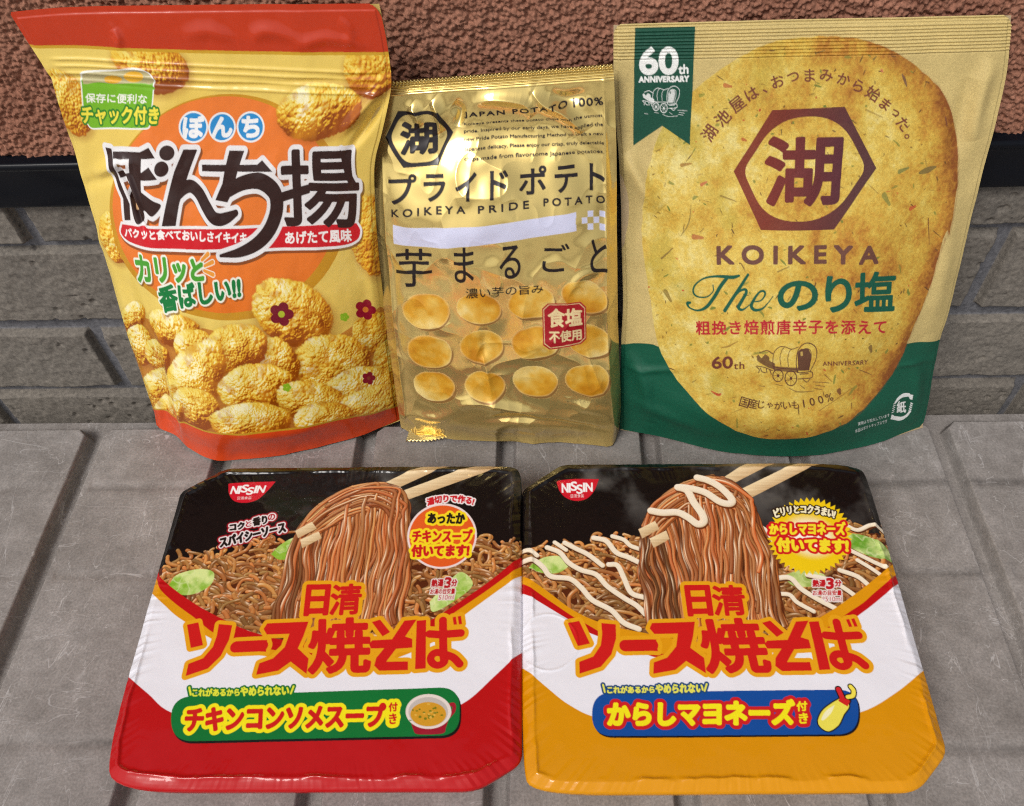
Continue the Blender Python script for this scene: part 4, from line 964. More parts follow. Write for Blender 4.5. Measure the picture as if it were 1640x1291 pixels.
    ring = a.full(a.poly(hexo)) * (1 - a.full(a.poly(rounded(c + (hexo - c) * .865, [40, 120, 120, 40, 120, 120], 10))))
    a.put(slice(0, H), slice(0, W), ring * .97, hcol, 'emblem')
    glyph = a.text('湖', [(646, 538), (938, 530), (920, 788), (646, 794)], 3.6); a.ink(glyph, hcol, 'emblem>emblem_character')
    a.frame(960, 360, 2.412)
    T('KOIKEYA', [(456, 88), (1078, 82), (1076, 150), (457, 154)], 1.9, (104, 66, 54), 'maker_lettering', 1.55)
    # script word, drawn with a broad pen (measured on an enlarged crop)
    a.frame(1080, 420, 4.316); GR = (14, 84, 64)
    Lg = lambda pts, wd: a.line(pts, wd)
    scr = a.union([Lg([(268, 160), (268, 200), (225, 238), (160, 235), (130, 200), (145, 150), (210, 108), (300, 100), (400, 110), (450, 100)], [10, 8, 10, 12, 14, 12, 12, 16, 24, 16]),
                   Lg([(370, 110), (320, 170), (270, 250), (220, 310), (160, 332), (105, 310), (90, 280), (108, 275)], [22, 26, 24, 22, 14, 12, 22, 18]),
                   Lg([(512, 92), (470, 160), (410, 250), (350, 335)], [18, 22, 24, 26]), Lg([(400, 270), (450, 210), (490, 195), (500, 215), (470, 270), (445, 315), (470, 332), (510, 310), (545, 280)], [8, 14, 18, 22, 24, 24, 16, 8, 6]),
                   Lg([(545, 280), (600, 270), (630, 230), (620, 205), (590, 215), (550, 270), (535, 310), (560, 335), (610, 325), (650, 285), (685, 240)], [8, 10, 14, 14, 14, 20, 24, 20, 14, 8, 6])])
    a.ink(scr, GR, 'flavour_lettering')
    T('の', [(722, 140), (990, 140), (990, 332), (722, 334)], 2.2, GR, 'flavour_lettering'); T('り', [(1054, 110), (1222, 108), (1220, 344), (1054, 346)], 2.4, GR, 'flavour_lettering'); T('塩', [(1252, 76), (1540, 74), (1520, 338), (1252, 342)], 2.0, GR, 'flavour_lettering')
    T('粗挽き焙煎唐辛子を添えて', [(148, 402), (1466, 402), (1464, 494), (150, 498)], .85, (178, 36, 46), 'red_lettering', 1.12)
    a.frame(960, 360, 2.412)
    T('60', [(436, 511), (514, 509), (514, 555), (436, 557)], 1.0, BR, 'small_lettering'); T('th', [(520, 531), (560, 529), (560, 558), (520, 560)], .4, BR, 'small_lettering', 1.1); T('ANNIVERSARY', [(862, 529), (1038, 520), (1036, 538), (864, 545)], .45, BR, 'small_lettering', 1.1)
    a.frame(1190, 540, 5.655); wagon(0, 0, 1.0, (88, 52, 44), 'wagon_picture', dark=True)
    a.frame(960, 360, 2.412)
    for k_, ch in enumerate('国産じゃがいも100%'):
        u_ = k_ / 10; x = 562 + 326 * u_; y = 684 + 22 * (1 - (2 * u_ - .82) ** 2) + (-8 * u_); r = 22 - 48 * u_ if k_ < 10 else -24
        a.ink(a.char(ch, (x, y), (38 if k_ < 2 else 30 if ch not in 'ゃ' else 22), r * .8, .35), (92, 54, 36), 'small_lettering|arc')
    # recycling mark and two lines of small print
    a.frame(1190, 540, 5.655)
    arc = lambda t0, t1: [(1440 + 92 * math.cos(t) - 28 * math.sin(t) * 0 + 30 * -math.sin(t) * -1 * 0 + 26 * math.cos(t), 634 + 104 * math.sin(t) - 26 * math.cos(t) * .3) for t in np.linspace(t0, t1, 9)]
    a.ink(a.line([(1385, 592), (1410, 560), (1450, 532), (1500, 526)], [18, 26, 30, 26]), WH, 'recycling_mark'); a.ink(a.poly([(1490, 518), (1538, 520), (1532, 566), (1512, 562)]), WH, 'recycling_mark')
    a.ink(a.line([(1510, 676), (1480, 715), (1430, 742), (1370, 736)], [18, 26, 30, 26]), WH, 'recycling_mark'); a.ink(a.poly([(1386, 752), (1338, 748), (1348, 704), (1368, 712)]), WH, 'recycling_mark')
    for t_ in range(5):
        a.ink(a.line([(1352 + 4 * t_, 688 - 20 * t_), (1368 + 4 * t_, 680 - 20 * t_)], 7), WH, 'recycling_mark'); a.ink(a.line([(1504 + 4 * t_, 668 - 18 * t_), (1518 + 4 * t_, 676 - 18 * t_)], 7), WH, 'recycling_mark')
    T('紙', [(1396, 582), (1476, 586), (1476, 684), (1396, 690)], .8, WH, 'recycling_mark')
    T('実物より拡大しています', [(1038, 768), (1328, 692), (1330, 722), (1042, 800)], .1, WH, 'small_lettering'); T('本品はポテトチップスです', [(1012, 832), (1306, 746), (1310, 778), (1016, 864)], .1, WH, 'small_lettering')
    # ---- the paper skin
    D = (fbm(H, W, 170, 25, 3) - .5) * .0042 * smooth(.1, .3, V) + (fbm(H, W, 60, 26, 3) - .5) * .0007 + (fbm(H, W, 7, 28, 2) - .5) * .00008
    a.frame(960, 0, 2.412); r0 = a.P([(75, 92), (800, 75), (1590, 60)])[:, 1].mean() / (H - 1); r1 = a.P([(75, 240), (800, 225), (1590, 195)])[:, 1].mean() / (H - 1)
    ph = (V - r0) / (r1 - r0); inr = smooth(0, .04, ph) * smooth(1.0, .96, ph)
    D += inr * .00022 * np.tanh(3.0 * np.sin(ph * 2 * math.pi * 11))
    a.frame(0, 0, 1)
    D += creases(U, V, a, [([(1000, 240), (1025, 290), (1060, 340)], .0030, 15), ([(990, 270), (1005, 330), (1000, 420)], -.0026, 14), ([(1040, 300), (1075, 370), (1090, 430)], -.0016, 18), ([(1000, 560), (1030, 610), (1040, 680)], .0022, 16), ([(1590, 90), (1565, 160), (1555, 230)], .0028, 16), ([(1560, 120), (1540, 200), (1530, 260)], -.0018, 18),
                           ([(1440, 560), (1470, 600), (1465, 670)], .0014, 15), ([(1000, 585), (1040, 592), (1100, 590)], .0009, 7), ([(1430, 590), (1470, 578), (1500, 576)], .0008, 6), ([(1530, 300), (1515, 420), (1490, 540)], .0014, 22), ([(1010, 640), (1060, 660), (1130, 690)], .0012, 14)])
    G = f(U, V) + n * (D * 1.25)[..., None]
    edge = np.minimum(np.minimum(U * W, (1 - U) * W), V * H); G += n * (-.0005 * smooth(8, 6, edge))[..., None]
    G[..., 2] = np.maximum(G[..., 2], .0011)
    pp = np.stack([U * (W - 1), V * (H - 1)], -1); keep = poly_sdf(pp, rounded([(0, 0), (W - 1, 0), (W - 1, H - 1), (0, H - 1)], [22, 24, 16, 2], 9)) < .5
    m = mat_print('kraft_paper_print', .58, .38, 0, grain=.16, bump=.22, bscale=900)
    build_front(a, G, m, root, 'front_panel', keep)
    back_and_base(root, f, n, plain('kraft_paper_back', (.46, .35, .2), .7), bot, .010)
build_paper_pouch()
# ------------------------------------------------------------------ two film-wrapped square noodle trays lying in front
TRAY_Z = .043
ell = lambda cx, cy, rx, ry, k=60, r=0: [(cx + rx * math.cos(t) * math.cos(r) - ry * math.sin(t) * math.sin(r), cy + rx * math.cos(t) * math.sin(r) + ry * math.sin(t) * math.cos(r)) for t in np.linspace(0, 2 * math.pi, k, endpoint=False)]
OUT_L = ([(286, 784), (361, 745), (820, 741), (836, 752), (836, 1219), (763, 1264), (172, 1266), (167, 1200)], [.003, .004, .012, .012, .004, .006, .030, .030])
OUT_R = ([(836, 780), (900, 739), (1378, 736), (1396, 770), (1522, 1203), (1475, 1266), (850, 1270), (836, 1225)], [.003, .004, .034, .034, .004, .006, .032, .030])
class Tray:
    def __init__(self, px, rad):
        q = on_z(px, TRAY_Z)[:, :2]
        self.out = rounded(q, rad, 8); self.lo = self.out.min(0); self.hi = self.out.max(0)
        lo, hi = self.lo, self.hi
        self.f = lambda U, V: np.stack([lo[0] + U * (hi[0] - lo[0]), hi[1] - V * (hi[1] - lo[1]), np.full(U.shape, TRAY_Z)], -1)
        self.S = Surf(self.f, 60)
TL_, TR_ = Tray(*OUT_L), Tray(*OUT_R)
_pairs = np.array([((491.7, 935), (1091.7, 935)), ((743.6, 990.7), (1384, 993)), ((291.4, 1087), (925.7, 1080)), ((293.3, 988), (907, 991)), ((746, 1050), (1393, 1058)), ((406, 1088), (1035, 1083)), ((585, 931), (1186, 931))])
_ul, _ur = TL_.S.inv(_pairs[:, 0]), TR_.S.inv(_pairs[:, 1])
_A = np.linalg.lstsq(np.column_stack([_ul, np.ones(len(_ul))]), _ur, rcond=None)[0]
def to_right(p):
    u = TL_.S.inv(p); return np.column_stack([u, np.ones(len(u))]) @ _A
RED, YEL, WHT, BLK = (186, 16, 20), (218, 148, 14), (230, 229, 236), (14, 10, 11)
def cabbage(a, pts, seed, base=(134, 184, 50), pale=(214, 230, 150)):
    m = a.full(a.poly(spline(pts + pts[:1], 6))); ys, xs = np.where(m > 0)
    if len(ys) == 0: return
    sy, sx = slice(ys.min(), ys.max() + 1), slice(xs.min(), xs.max() + 1); h, w = sy.stop - sy.start, sx.stop - sx.start
    n = fbm(h, w, 14, seed, 4) * .7 + fbm(h, w, 30, seed + 4, 2) * .5 - .1 + .25 * np.linspace(.5, -.5, h)[:, None]
    t = smooth(.25, .80, n)[..., None]; vein = np.exp(-((fbm(h, w, 18, seed + 9, 2) - .5) / .03) ** 2)[..., None] * .5
    col = lin(base) * (1 - t) + lin(pale) * t; col = col + (lin((226, 236, 180)) - col) * vein
    a.put(sy, sx, m[sy, sx] * .95, col)
def stick(a, p):
    p = np.array(p, float); m = a.poly(p); g = a.full(m)
    q = a.P(p); ax = (q[1] + q[2]) / 2 - (q[0] + q[3]) / 2; nrm = np.array([-ax[1], ax[0]]); nrm /= np.linalg.norm(nrm)
    wd = abs((q[3] - q[0]) @ nrm) + 1e-6; Y, X = np.mgrid[0:a.h, 0:a.w]; s = ((X - q[0][0]) * nrm[0] + (Y - q[0][1]) * nrm[1]) / wd
    if ((q[3] - q[0]) @ nrm) < 0: s = -s
    t = np.clip(.72 - .5 * (s - .2) + (vnoise(a.h, a.w, 40, 5, 3) - .5) * .3, 0, 1)[..., None]
    a.put(slice(0, a.h), slice(0, a.w), g, lin((176, 132, 78)) * (1 - t) + lin((244, 224, 182)) * t)
def build_tray(T, px, right):
    lo, hi = T.lo, T.hi; c = (lo + hi) / 2
    lab = ('noodle tray with yellow lower lid and blue banner showing a mayonnaise bottle' if right else 'noodle tray with red lower lid and green banner showing a soup cup')
    root = tag(empty('noodle_tray', (c[0], c[1], 0)), lab, 'noodle tray', 'film-wrapped instant noodle trays')
    a = Art(T.S, 700, 640); W, H = a.w, a.h; rs = np.random.RandomState(12 if right else 5)
    U, V = np.meshgrid(np.linspace(0, 1, W), np.linspace(0, 1, H)); full = (slice(0, H), slice(0, W))
    a.img[:] = lin(BLK); a.aux[:] = (0, .2, 0)
    a.frame(810 if right else 200, 720, 2.485)
    # steam
    st = smooth(.50, .82, fbm(H, W, 120, 3 + right, 5, .6)) * smooth(.33, .05, V) * .20; a.img += st[..., None] * lin((200, 196, 190))
    DK, MD, LT = (92, 40, 14), (170, 92, 40), (226, 160, 96)
    # the bed of noodles
    topln = [(-60, 420), (60, 410), (140, 370), (260, 370), (400, 335), (560, 345), (700, 330), (1000, 330), (1350, 290), (1480, 300), (1700, 340)] if right else [(-60, 470), (130, 432), (250, 402), (400, 380), (560, 345), (700, 330), (1110, 400), (1300, 340), (1420, 335), (1520, 350), (1700, 385)]
    topln = np.array(topln, float)
    bed = a.full(a.poly(np.vstack([topln + (0, 36), [[1750, 800], [-100, 800]]])))
    a.put(*full, bed, lin((84, 36, 14)))
    ty = lambda x: np.interp(x, topln[:, 0], topln[:, 1])
    for i in range(860):                                                    # curled strands, far ones first
        d = (i + rs.rand()) / 860; x = rs.uniform(-60, 1660); y = ty(x) + 4 + d ** 1.15 * 430 + rs.randn() * 6
        L = rs.uniform(90, 240) * (.55 + .6 * d); ang = rs.choice([0, .3, -.4, .8, 2.6, 1.5]) + rs.randn() * .4; n_ = 11; p = [(x, y)]
        bend = rs.choice([-1, 1]) * rs.uniform(.8, 4.2); ph = rs.rand() * 6
        for k_ in range(n_):
            ang += bend / n_ * (1 + .8 * math.sin(ph + k_ * .9)); p.append((p[-1][0] + L / n_ * math.cos(ang), p[-1][1] + L / n_ * math.sin(ang) * .66))
        p = np.array(p); p -= p.mean(0) - np.array([x, y])
        if (p[:, 1] < ty(p[:, 0]) - 12).any(): continue
        sh = rs.uniform(.66, 1.10) * (1.06 - .14 * d); yl = rs.uniform(.94, 1.10); cl = lambda c_: tuple(np.clip(np.array(c_) * sh * np.array([1, yl, yl]), 0, 255))
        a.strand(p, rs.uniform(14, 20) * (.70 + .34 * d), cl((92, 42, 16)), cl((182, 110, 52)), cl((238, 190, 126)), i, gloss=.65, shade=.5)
    if right:
        cabbage(a, [(90, 470), (150, 430), (220, 425), (255, 455), (210, 490), (140, 490)], 4); cabbage(a, [(1320, 330), (1420, 340), (1520, 385), (1560, 440), (1450, 425), (1360, 380)], 5, (96, 160, 40)); cabbage(a, [(1100, 505), (1180, 480), (1270, 500), (1240, 540), (1150, 545)], 6, (150, 178, 84)); 
        MY = ((196, 172, 136), (236, 222, 196), (252, 246, 234))
        for p, w_ in (([(60, 395), (95, 400), (125, 422)], 22), ([(60, 438), (110, 440), (150, 470), (180, 505), (255, 515), (300, 550), (345, 600), (420, 640), (470, 690), (530, 715)], 27), ([(165, 390), (215, 410), (250, 450), (300, 480), (360, 498), (405, 545), (470, 590), (520, 620), (555, 655)], 26), ([(195, 370), (240, 400)], 20), ([(235, 372), (280, 395), (330, 420), (385, 462)], 24),
                      ([(350, 352), (400, 365), (440, 410), (490, 430), (570, 468)], 26), ([(425, 346), (470, 360), (500, 385), (565, 405)], 22), ([(410, 458), (445, 462), (470, 510), (500, 570), (555, 590)], 26), ([(1000, 300), (1040, 330), (1060, 370), (1140, 465)], 28), ([(1065, 515), (1130, 512), (1175, 555), (1230, 590), (1310, 632)], 26), ([(1085, 575), (1130, 580), (1160, 610), (1225, 645)], 22), ([(1200, 500), (1290, 520), (1360, 560), (1400, 590)], 24),
                      ([(1330, 480), (1400, 505), (1450, 545)], 24), ([(1370, 400), (1430, 430), (1480, 455), (1540, 480)], 22), ([(1400, 440), (1450, 470), (1500, 505)], 20), ([(1345, 295), (1400, 320), (1460, 300), (1520, 325)], 20)):
            p = np.array(p, float); w_ = w_ * .78; a.strand(p + (3, 6), w_, (70, 30, 12), (90, 44, 20), (100, 50, 24), 1, gloss=0); a.strand(p, w_, *MY, seed=3, gloss=.4)
        ridge = spline([(540, 325), (575, 240), (620, 190), (700, 140), (790, 112), (860, 112), (930, 150), (975, 200), (992, 270)], 10); base = [(560, 700), (1120, 700)]
    else:
        cabbage(a, [(175, 540), (205, 500), (290, 476), (352, 488), (345, 535), (290, 570), (225, 578)], 4); cabbage(a, [(582, 418), (620, 380), (684, 352), (690, 420), (620, 440)], 5); cabbage(a, [(1212, 605), (1300, 512), (1345, 488), (1385, 535), (1330, 590), (1230, 645)], 6)
        ridge = spline([(690, 325), (730, 265), (790, 215), (860, 170), (950, 140), (1040, 135), (1100, 155), (1125, 210), (1130, 270)], 10); base = [(585, 700), (1105, 700)]
    # chopsticks behind the lifted bundle
    if right: stick(a, [(990, 30), (850, 122), (900, 138), (1090, 40)]); stick(a, [(1200, 30), (930, 160), (976, 192), (1275, 38)])
    else: stick(a, [(1215, 45), (1035, 132), (1090, 152), (1310, 50)]); stick(a, [(1420, 48), (1112, 162), (1128, 200), (1500, 66)])
    # the lifted bundle
    rdg = resample(ridge, 200); bb = np.array(base, float)
    R_ = lambda s: np.array([np.interp(s, np.linspace(0, 1, 200), rdg[:, k_]) for k_ in (0, 1)])
    left_ = spline([rdg[0], (rdg[0] + bb[0]) / 2 + (20, -40), bb[0]], 8); right_ = spline([rdg[-1], (rdg[-1] + bb[1]) / 2 + (12, -30), bb[1]], 8)
    a.put(*full, a.full(a.poly(np.vstack([rdg, right_, left_[::-1]]))), lin((98, 44, 18)))
    fld = lambda q: np.array([9 * math.sin(q[1] / 62.0 + q[0] / 55.0 + 1.3 * math.sin(q[0] / 31.0)) + 5 * math.sin(q[1] / 27.0 + q[0] / 90.0), 0.0])
    hood = 66
    for i in range(330 + hood):                                             # every strand loops over the sticks and then hangs
        top_ = i >= 330; dpt = min(i / 330.0, 1)
        s1 = np.clip(rs.rand() * 1.06 - .03, 0, 1) if not top_ else rs.uniform(.35, 1); ln_ = rs.uniform(.12, .34) if not top_ else rs.uniform(.4, .95)
        o_ = (1 - dpt) * rs.uniform(0, 90) + rs.uniform(0, 24) if not top_ else rs.uniform(0, 118); pts = []; bw = rs.randn(2) * 8
        for s_ in np.linspace(max(s1 - ln_, 0), s1, 4):
            q = R_(s_); inw = (bb.mean(0) - (0, 200) - q); inw = inw / np.linalg.norm(inw); pts.append(q + inw * o_ * (.30 + .70 * math.sin(2.2 * s_ + .4)) + rs.randn(2) * 3.5 + bw * (s_ - s1 + .2))
        p0 = pts[-1]; u_ = np.clip(s1 * .94 + .03 + rs.randn() * .05, 0, 1); p3 = bb[0] + (bb[1] - bb[0]) * u_ + (0, rs.uniform(-10, 20))
        cut = (rs.uniform(.55, 1) if rs.rand() < .25 else 1.0) if top_ else (rs.uniform(.4, 1) if rs.rand() < .22 else 1.0)
        v = p3 - p0; out_ = 34 * (s1 - .40); am = rs.uniform(.5, 1.5); ph = rs.rand() * 6
        for t_ in np.linspace(.08, 1, 10) * cut:
            q = p0 + v * t_ + np.array([out_ * math.sin(math.pi * min(t_ * 1.4, 1)), -10 * math.sin(math.pi * t_)]); pts.append(q + fld(q) * am * min(t_ * 2.5, 1) + (3 * math.sin(ph + t_ * 14), 0))
        hi_ = np.exp(-((p0 - np.array(ridge).mean(0)) ** 2).sum() / 9e4) * .12
        sh = (rs.uniform(.48, 1.12) if not top_ else rs.uniform(.78, 1.2)) + hi_; rd = rs.uniform(.90, 1.06); cl = lambda c_: tuple(np.clip(np.array(c_) * sh * np.array([1, rd, rd]), 0, 255))
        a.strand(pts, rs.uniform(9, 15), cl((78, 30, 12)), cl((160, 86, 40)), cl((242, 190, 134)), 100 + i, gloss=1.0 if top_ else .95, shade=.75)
    if right:
        a.frame(880, 740, 5.125); z = [(1215, 128), (1300, 150), (1400, 205), (1495, 300), (1480, 340), (1400, 325), (1280, 250), (1150, 215), (1055, 208), (1130, 235), (1185, 330), (1255, 430), (1265, 490), (1215, 508), (1140, 455), (1050, 412), (930, 415), (835, 400)]
        a.strand(np.array(z) + (6, 14), 60, (90, 40, 16), (120, 60, 26), (140, 74, 34), 1, gloss=0); a.strand(z, 58, *MY, seed=2, gloss=.5); a.frame(810, 720, 2.485)
        stick(a, [(594, 284), (528, 318), (543, 354), (612, 316)]); stick(a, [(638, 322), (572, 354), (589, 391), (652, 356)])
    else: stick(a, [(744, 288), (678, 325), (690, 354), (764, 316)]); stick(a, [(772, 328), (698, 360), (706, 394), (784, 354)])
    a.part[:] = a.pid('printed_picture')
    # coloured bands, white field, coloured foot
    a.frame(0, 0, 1)
    def below(px_pts, col, part):
        p = a.P(spline(px_pts, 6)); a.ink(a.poly(np.vstack([[[-30, p[0, 1]]], p, [[W + 30, p[-1, 1]], [W + 30, H + 30], [-30, H + 30]]]), raw=True), col, part)
    if right:
        below([(820, 907), (836, 919), (874, 945), (919, 978), (970, 1000), (1028, 1013), (1150, 1030), (1260, 1010), (1313, 989), (1373, 949), (1432, 901), (1450, 884)], YEL, 'yellow_band_'); below([(820, 920), (836, 931), (890, 969), (940, 1000), (1040, 1045), (1250, 1040), (1365, 977), (1401, 949), (1438, 917), (1460, 897)], RED, 'red_band_')
        below([(820, 936), (836, 947), (907, 990), (960, 1020), (1100, 1060), (1300, 1030), (1377, 984), (1442, 931), (1465, 910)], WHT, 'white_field')
        below([(815, 1046), (837, 1067), (877, 1102), (912, 1129), (960, 1150), (1060, 1164), (1270, 1162), (1375, 1142), (1433, 1111), (1484, 1069), (1510, 1045)], (212, 142, 6), 'lid_foot')
    else:
        below([(225, 890), (248, 909), (260, 928), (307, 964), (365, 996), (412, 1015), (470, 1026), (600, 1028), (660, 1008), (711, 980), (781, 933), (835, 889), (860, 868)], RED, 'red_band_'); below([(215, 898), (246, 921), (260, 948), (307, 986), (380, 1030), (560, 1050), (680, 1014), (729, 980), (789, 939), (835, 904), (860, 884)], YEL, 'yellow_band_')
        below([(215, 925), (238, 945), (262, 968), (295, 995), (380, 1040), (560, 1070), (690, 1030), (745, 984), (835, 919), (860, 900)], WHT, 'white_field')
        below([(175, 1056), (199, 1078), (237, 1111), (276, 1142), (370, 1166), (540, 1172), (680, 1146), (741, 1127), (790, 1085), (836, 1041), (860, 1020)], (180, 14, 18), 'lid_foot')
    a.halves('yellow_band_', 'yellow_band'); a.halves('red_band_', 'red_band')
    # maker's emblem
    a.frame(340 if not right else 880, 740, 5.125)
    if right:
        a.ink(a.poly(spline([(58, 165), (85, 150), (230, 138), (405, 140)], 4).tolist() + spline([(405, 140), (370, 230), (310, 298), (225, 320), (140, 296), (85, 240), (58, 165)], 5).tolist()), (202, 24, 44), 'maker_emblem')
        q1, q2 = [(102, 176), (360, 170), (360, 240), (104, 250)], [(175, 264), (282, 262), (282, 290), (176, 294)]
    else:
        a.ink(a.poly(spline([(132, 185), (150, 176), (300, 166), (520, 160)], 4).tolist() + spline([(520, 160), (450, 240), (370, 310), (270, 336), (180, 320), (138, 262), (132, 185)], 5).tolist()), (202, 24, 44), 'maker_emblem')
        q1, q2 = [(168, 200), (450, 194), (430, 250), (148, 262)], [(210, 284), (325, 282), (318, 306), (204, 310)]
    f = a.quad_map(np.array(q1))
    for ch, u0, u1, dy in (('N', 0, .19, 0), ('I', .215, .265, 0), ('S', .29, .47, -.16), ('S', .47, .65, .20), ('I', .68, .73, 0), ('N', .76, .97, 0)):
        qq = f(np.array([(u0, dy), (u1, dy), (u1, 1 + dy), (u0, 1 + dy)])); a.ink(a.text(ch, qq, .8), (242, 240, 240), 'maker_emblem>emblem_lettering|' + ch + str(u0))
    a.ink(a.text('日清食品', q2, .15), (240, 226, 226), 'maker_emblem>emblem_lettering|small')
    # title (same artwork on both lids)
    a.post = to_right if right else None
    a.frame(260, 920, 3.154); P_ = lambda *p: a.poly(np.array(p, float))
    tt = [a.text('日', [(736, 58), (846, 56), (830, 200), (720, 204)], 3.3), a.text('清', [(862, 54), (1008, 50), (996, 198), (842, 204)], 2.0),
          P_((124, 254), (182, 242), (206, 358), (144, 372)), P_((286, 252), (354, 258), (338, 330), (296, 412), (230, 476), (118, 514), (132, 452), (206, 424), (256, 366), (276, 310)),
          a.line([(374, 368), (505, 362)], 58, smooth_=False), P_((500, 362 - 29), (530, 332), (524, 392), (500, 362 + 29)),
          P_((530, 248), (738, 238), (712, 312), (684, 372), (738, 424), (728, 502), (648, 440), (586, 486), (474, 508), (490, 450), (560, 424), (618, 366), (642, 300), (528, 304), (512, 276)),
          a.text('焼', [(748, 232), (1046, 222), (1044, 488), (742, 496)], 3.6),
          P_((1058, 240), (1100, 228), (1150, 290), (1112, 312)), P_((1222, 232), (1284, 226), (1226, 312), (1262, 324), (1262, 368), (1180, 374), (1130, 440), (1240, 438), (1240, 482), (1096, 486), (1070, 460), (1080, 420), (1120, 372), (1052, 372), (1044, 350), (1060, 332), (1160, 326)),
          P_((1284, 232), (1332, 228), (1330, 474), (1276, 478)), a.line([(1350, 300), (1400, 304), (1508, 296)], 40, smooth_=False), a.line([(1418, 232), (1420, 380), (1424, 440)], 40), a.line([(1424, 402), (1470, 420), (1502, 452)], 40),
          P_((1466, 216), (1482, 212), (1488, 252), (1472, 254)), P_((1492, 212), (1508, 208), (1514, 250), (1498, 252))]
    ring_ = a.line(ell(1392, 426, 36, 32, 18) + [(1428, 426)], 38); tt.append(ring_)
    tm = a.union(tt); a.ink(a.grow(tm, 7.4), (226, 160, 24), 'title_lettering'); a.ink(tm, (200, 26, 26), 'title_lettering'); a.ink(a.poly(ell(1390, 428, 11, 12)), (226, 160, 24), 'title_lettering')
    a.post = None
    for nm in ('yellow_band|left', 'yellow_band|right', 'red_band|left', 'red_band|right'):
        i_ = a.names.index(nm); m_ = a.part == i_; cols_ = np.where(m_.any(0))[0]
        if len(cols_): a.part[m_ & (V > .60)] = a.pid('white_field')
    # banner
    if not right:
        a.frame(260, 1080, 3.28); GN = (10, 112, 50); BG = 'flavour_banner'
        pill = a.poly(rounded([(46, 118), (1562, 66), (1562, 322), (46, 354)], [118, 110, 110, 118], 10)); a.ink(a.move(pill, 3, 4), (18, 18, 16), BG); a.ink(pill, GN, BG)
        m = a.union([a.text('これがあるから', [(160, 76), (405, 76), (405, 112), (158, 116)], .8), a.text('やめられない', [(412, 68), (664, 62), (664, 108), (412, 114)], 1.0), a.line([(142, 70), (150, 108)], 10, smooth_=False), a.line([(690, 64), (676, 102)], 10, smooth_=False)])
        a.outlined(m, [(3.0, GN), (0, (222, 226, 60))], BG + '>banner_lettering|a')
        m = a.union([a.text('チキンコンソメスープ', [(128, 176), (1170, 156), (1166, 272), (122, 296)], 2.5), a.text('付', [(1190, 150), (1234, 148), (1234, 192), (1190, 196)], .8), a.text('き', [(1192, 208), (1230, 206), (1230, 258), (1194, 262)], .8)])
        a.outlined(m, [(6.4, (240, 226, 26)), (0, (200, 28, 26))], BG + '>banner_lettering|b')
        a.ink(a.poly(spline([(1300, 225), (1318, 290), (1345, 316), (1470, 312), (1490, 280), (1508, 225)], 5)), (152, 22, 42), BG + '>printed_cup'); a.ink(a.line([(1505, 165), (1530, 160), (1532, 190), (1508, 222)], 20), (158, 26, 44), BG + '>printed_cup')
        a.ink(a.poly(ell(1398, 196, 120, 92)), (226, 214, 206), BG + '>printed_cup'); a.ink(a.poly(ell(1397, 198, 104, 78)), (190, 182, 176), BG + '>printed_cup'); a.ink(a.poly(ell(1397, 210, 94, 64)), (206, 150, 40), BG + '>printed_cup')
        for i in range(26):
            x, y = 1400 + rs.randn() * 34, 204 + rs.randn() * 18; a.ink(a.poly(ell(x, y, rs.uniform(4, 9), rs.uniform(3, 7))), (88, 110, 20) if i % 3 else (224, 180, 80), BG + '>printed_cup', op=.85)
        # badges
        a.frame(600, 740, 4.965)
        a.ink(a.poly(ell(536, 590, 278, 258, 70, -.25)), (232, 214, 212), 'round_badge'); a.ink(a.poly(ell(536, 590, 262, 242, 70, -.25)), (222, 92, 34), 'round_badge')
        m1 = a.text('あったか', [(428, 412), (716, 406), (714, 490), (424, 486)], 1.6); m2 = a.union([a.text('チキンスープ', [(304, 546), (776, 538), (766, 634), (302, 636)], 1.6), a.text('付いてます!', [(298, 664), (752, 656), (744, 746), (296, 752)], 1.7)])
        mm = a.union([m1, m2]); a.ink(a.grow(mm, 5.0), (242, 214, 34), 'round_badge>badge_lettering'); a.ink(m1, (30, 22, 18), 'round_badge>badge_lettering'); a.ink(m2, (198, 26, 30), 'round_badge>badge_lettering')
        a.outlined(a.text('湯切りで作る!', [(414, 296), (796, 290), (780, 344), (424, 352)], 1.1, arc=-.55), [(2.8, (236, 226, 226)), (0, (196, 26, 40))], 'arched_lettering')
        for s_, q, d in (('熱湯', [(457, 935), (548, 931), (543, 988), (451, 991)], .9), ('3', [(564, 920), (610, 918), (602, 998), (556, 1000)], 1.6), ('分', [(614, 936), (658, 932), (652, 984), (608, 988)], .8), ('お湯の目安量', [(446, 1008), (642, 1004), (636, 1047), (440, 1050)], .35), ('510ml', [(512, 1058), (634, 1052), (626, 1092), (506, 1096)], .3)):
            a.outlined(a.text(s_, q, d), [(1.9, (226, 212, 206)), (0, (176, 26, 34))], 'timing_note')
        a.frame(340, 740, 5.125)
        m = a.union([a.text('コク', [(146, 512), (262, 494), (262, 546), (146, 566)], 1.6), a.text('香り', [(334, 462), (446, 438), (450, 506), (336, 526)], 1.4), a.text('スパイシーソース', [(62, 624), (592, 494), (604, 572), (68, 700)], 1.7)]); m2 = a.union([a.text('と', [(276, 488), (316, 480), (318, 528), (278, 534)], .7), a.text('の', [(458, 434), (514, 424), (514, 472), (460, 482)], .9)])
        mm = a.union([m, m2]); a.ink(a.grow(mm, 5.2), (152, 12, 34), 'side_note'); a.ink(a.grow(mm, 2.5), (232, 222, 222), 'side_note'); a.ink(m, (26, 18, 18), 'side_note'); a.ink(m2, (170, 20, 40), 'side_note')
    else:
        a.frame(930, 1080, 3.489); BL = (12, 74, 152); BG = 'flavour_banner'
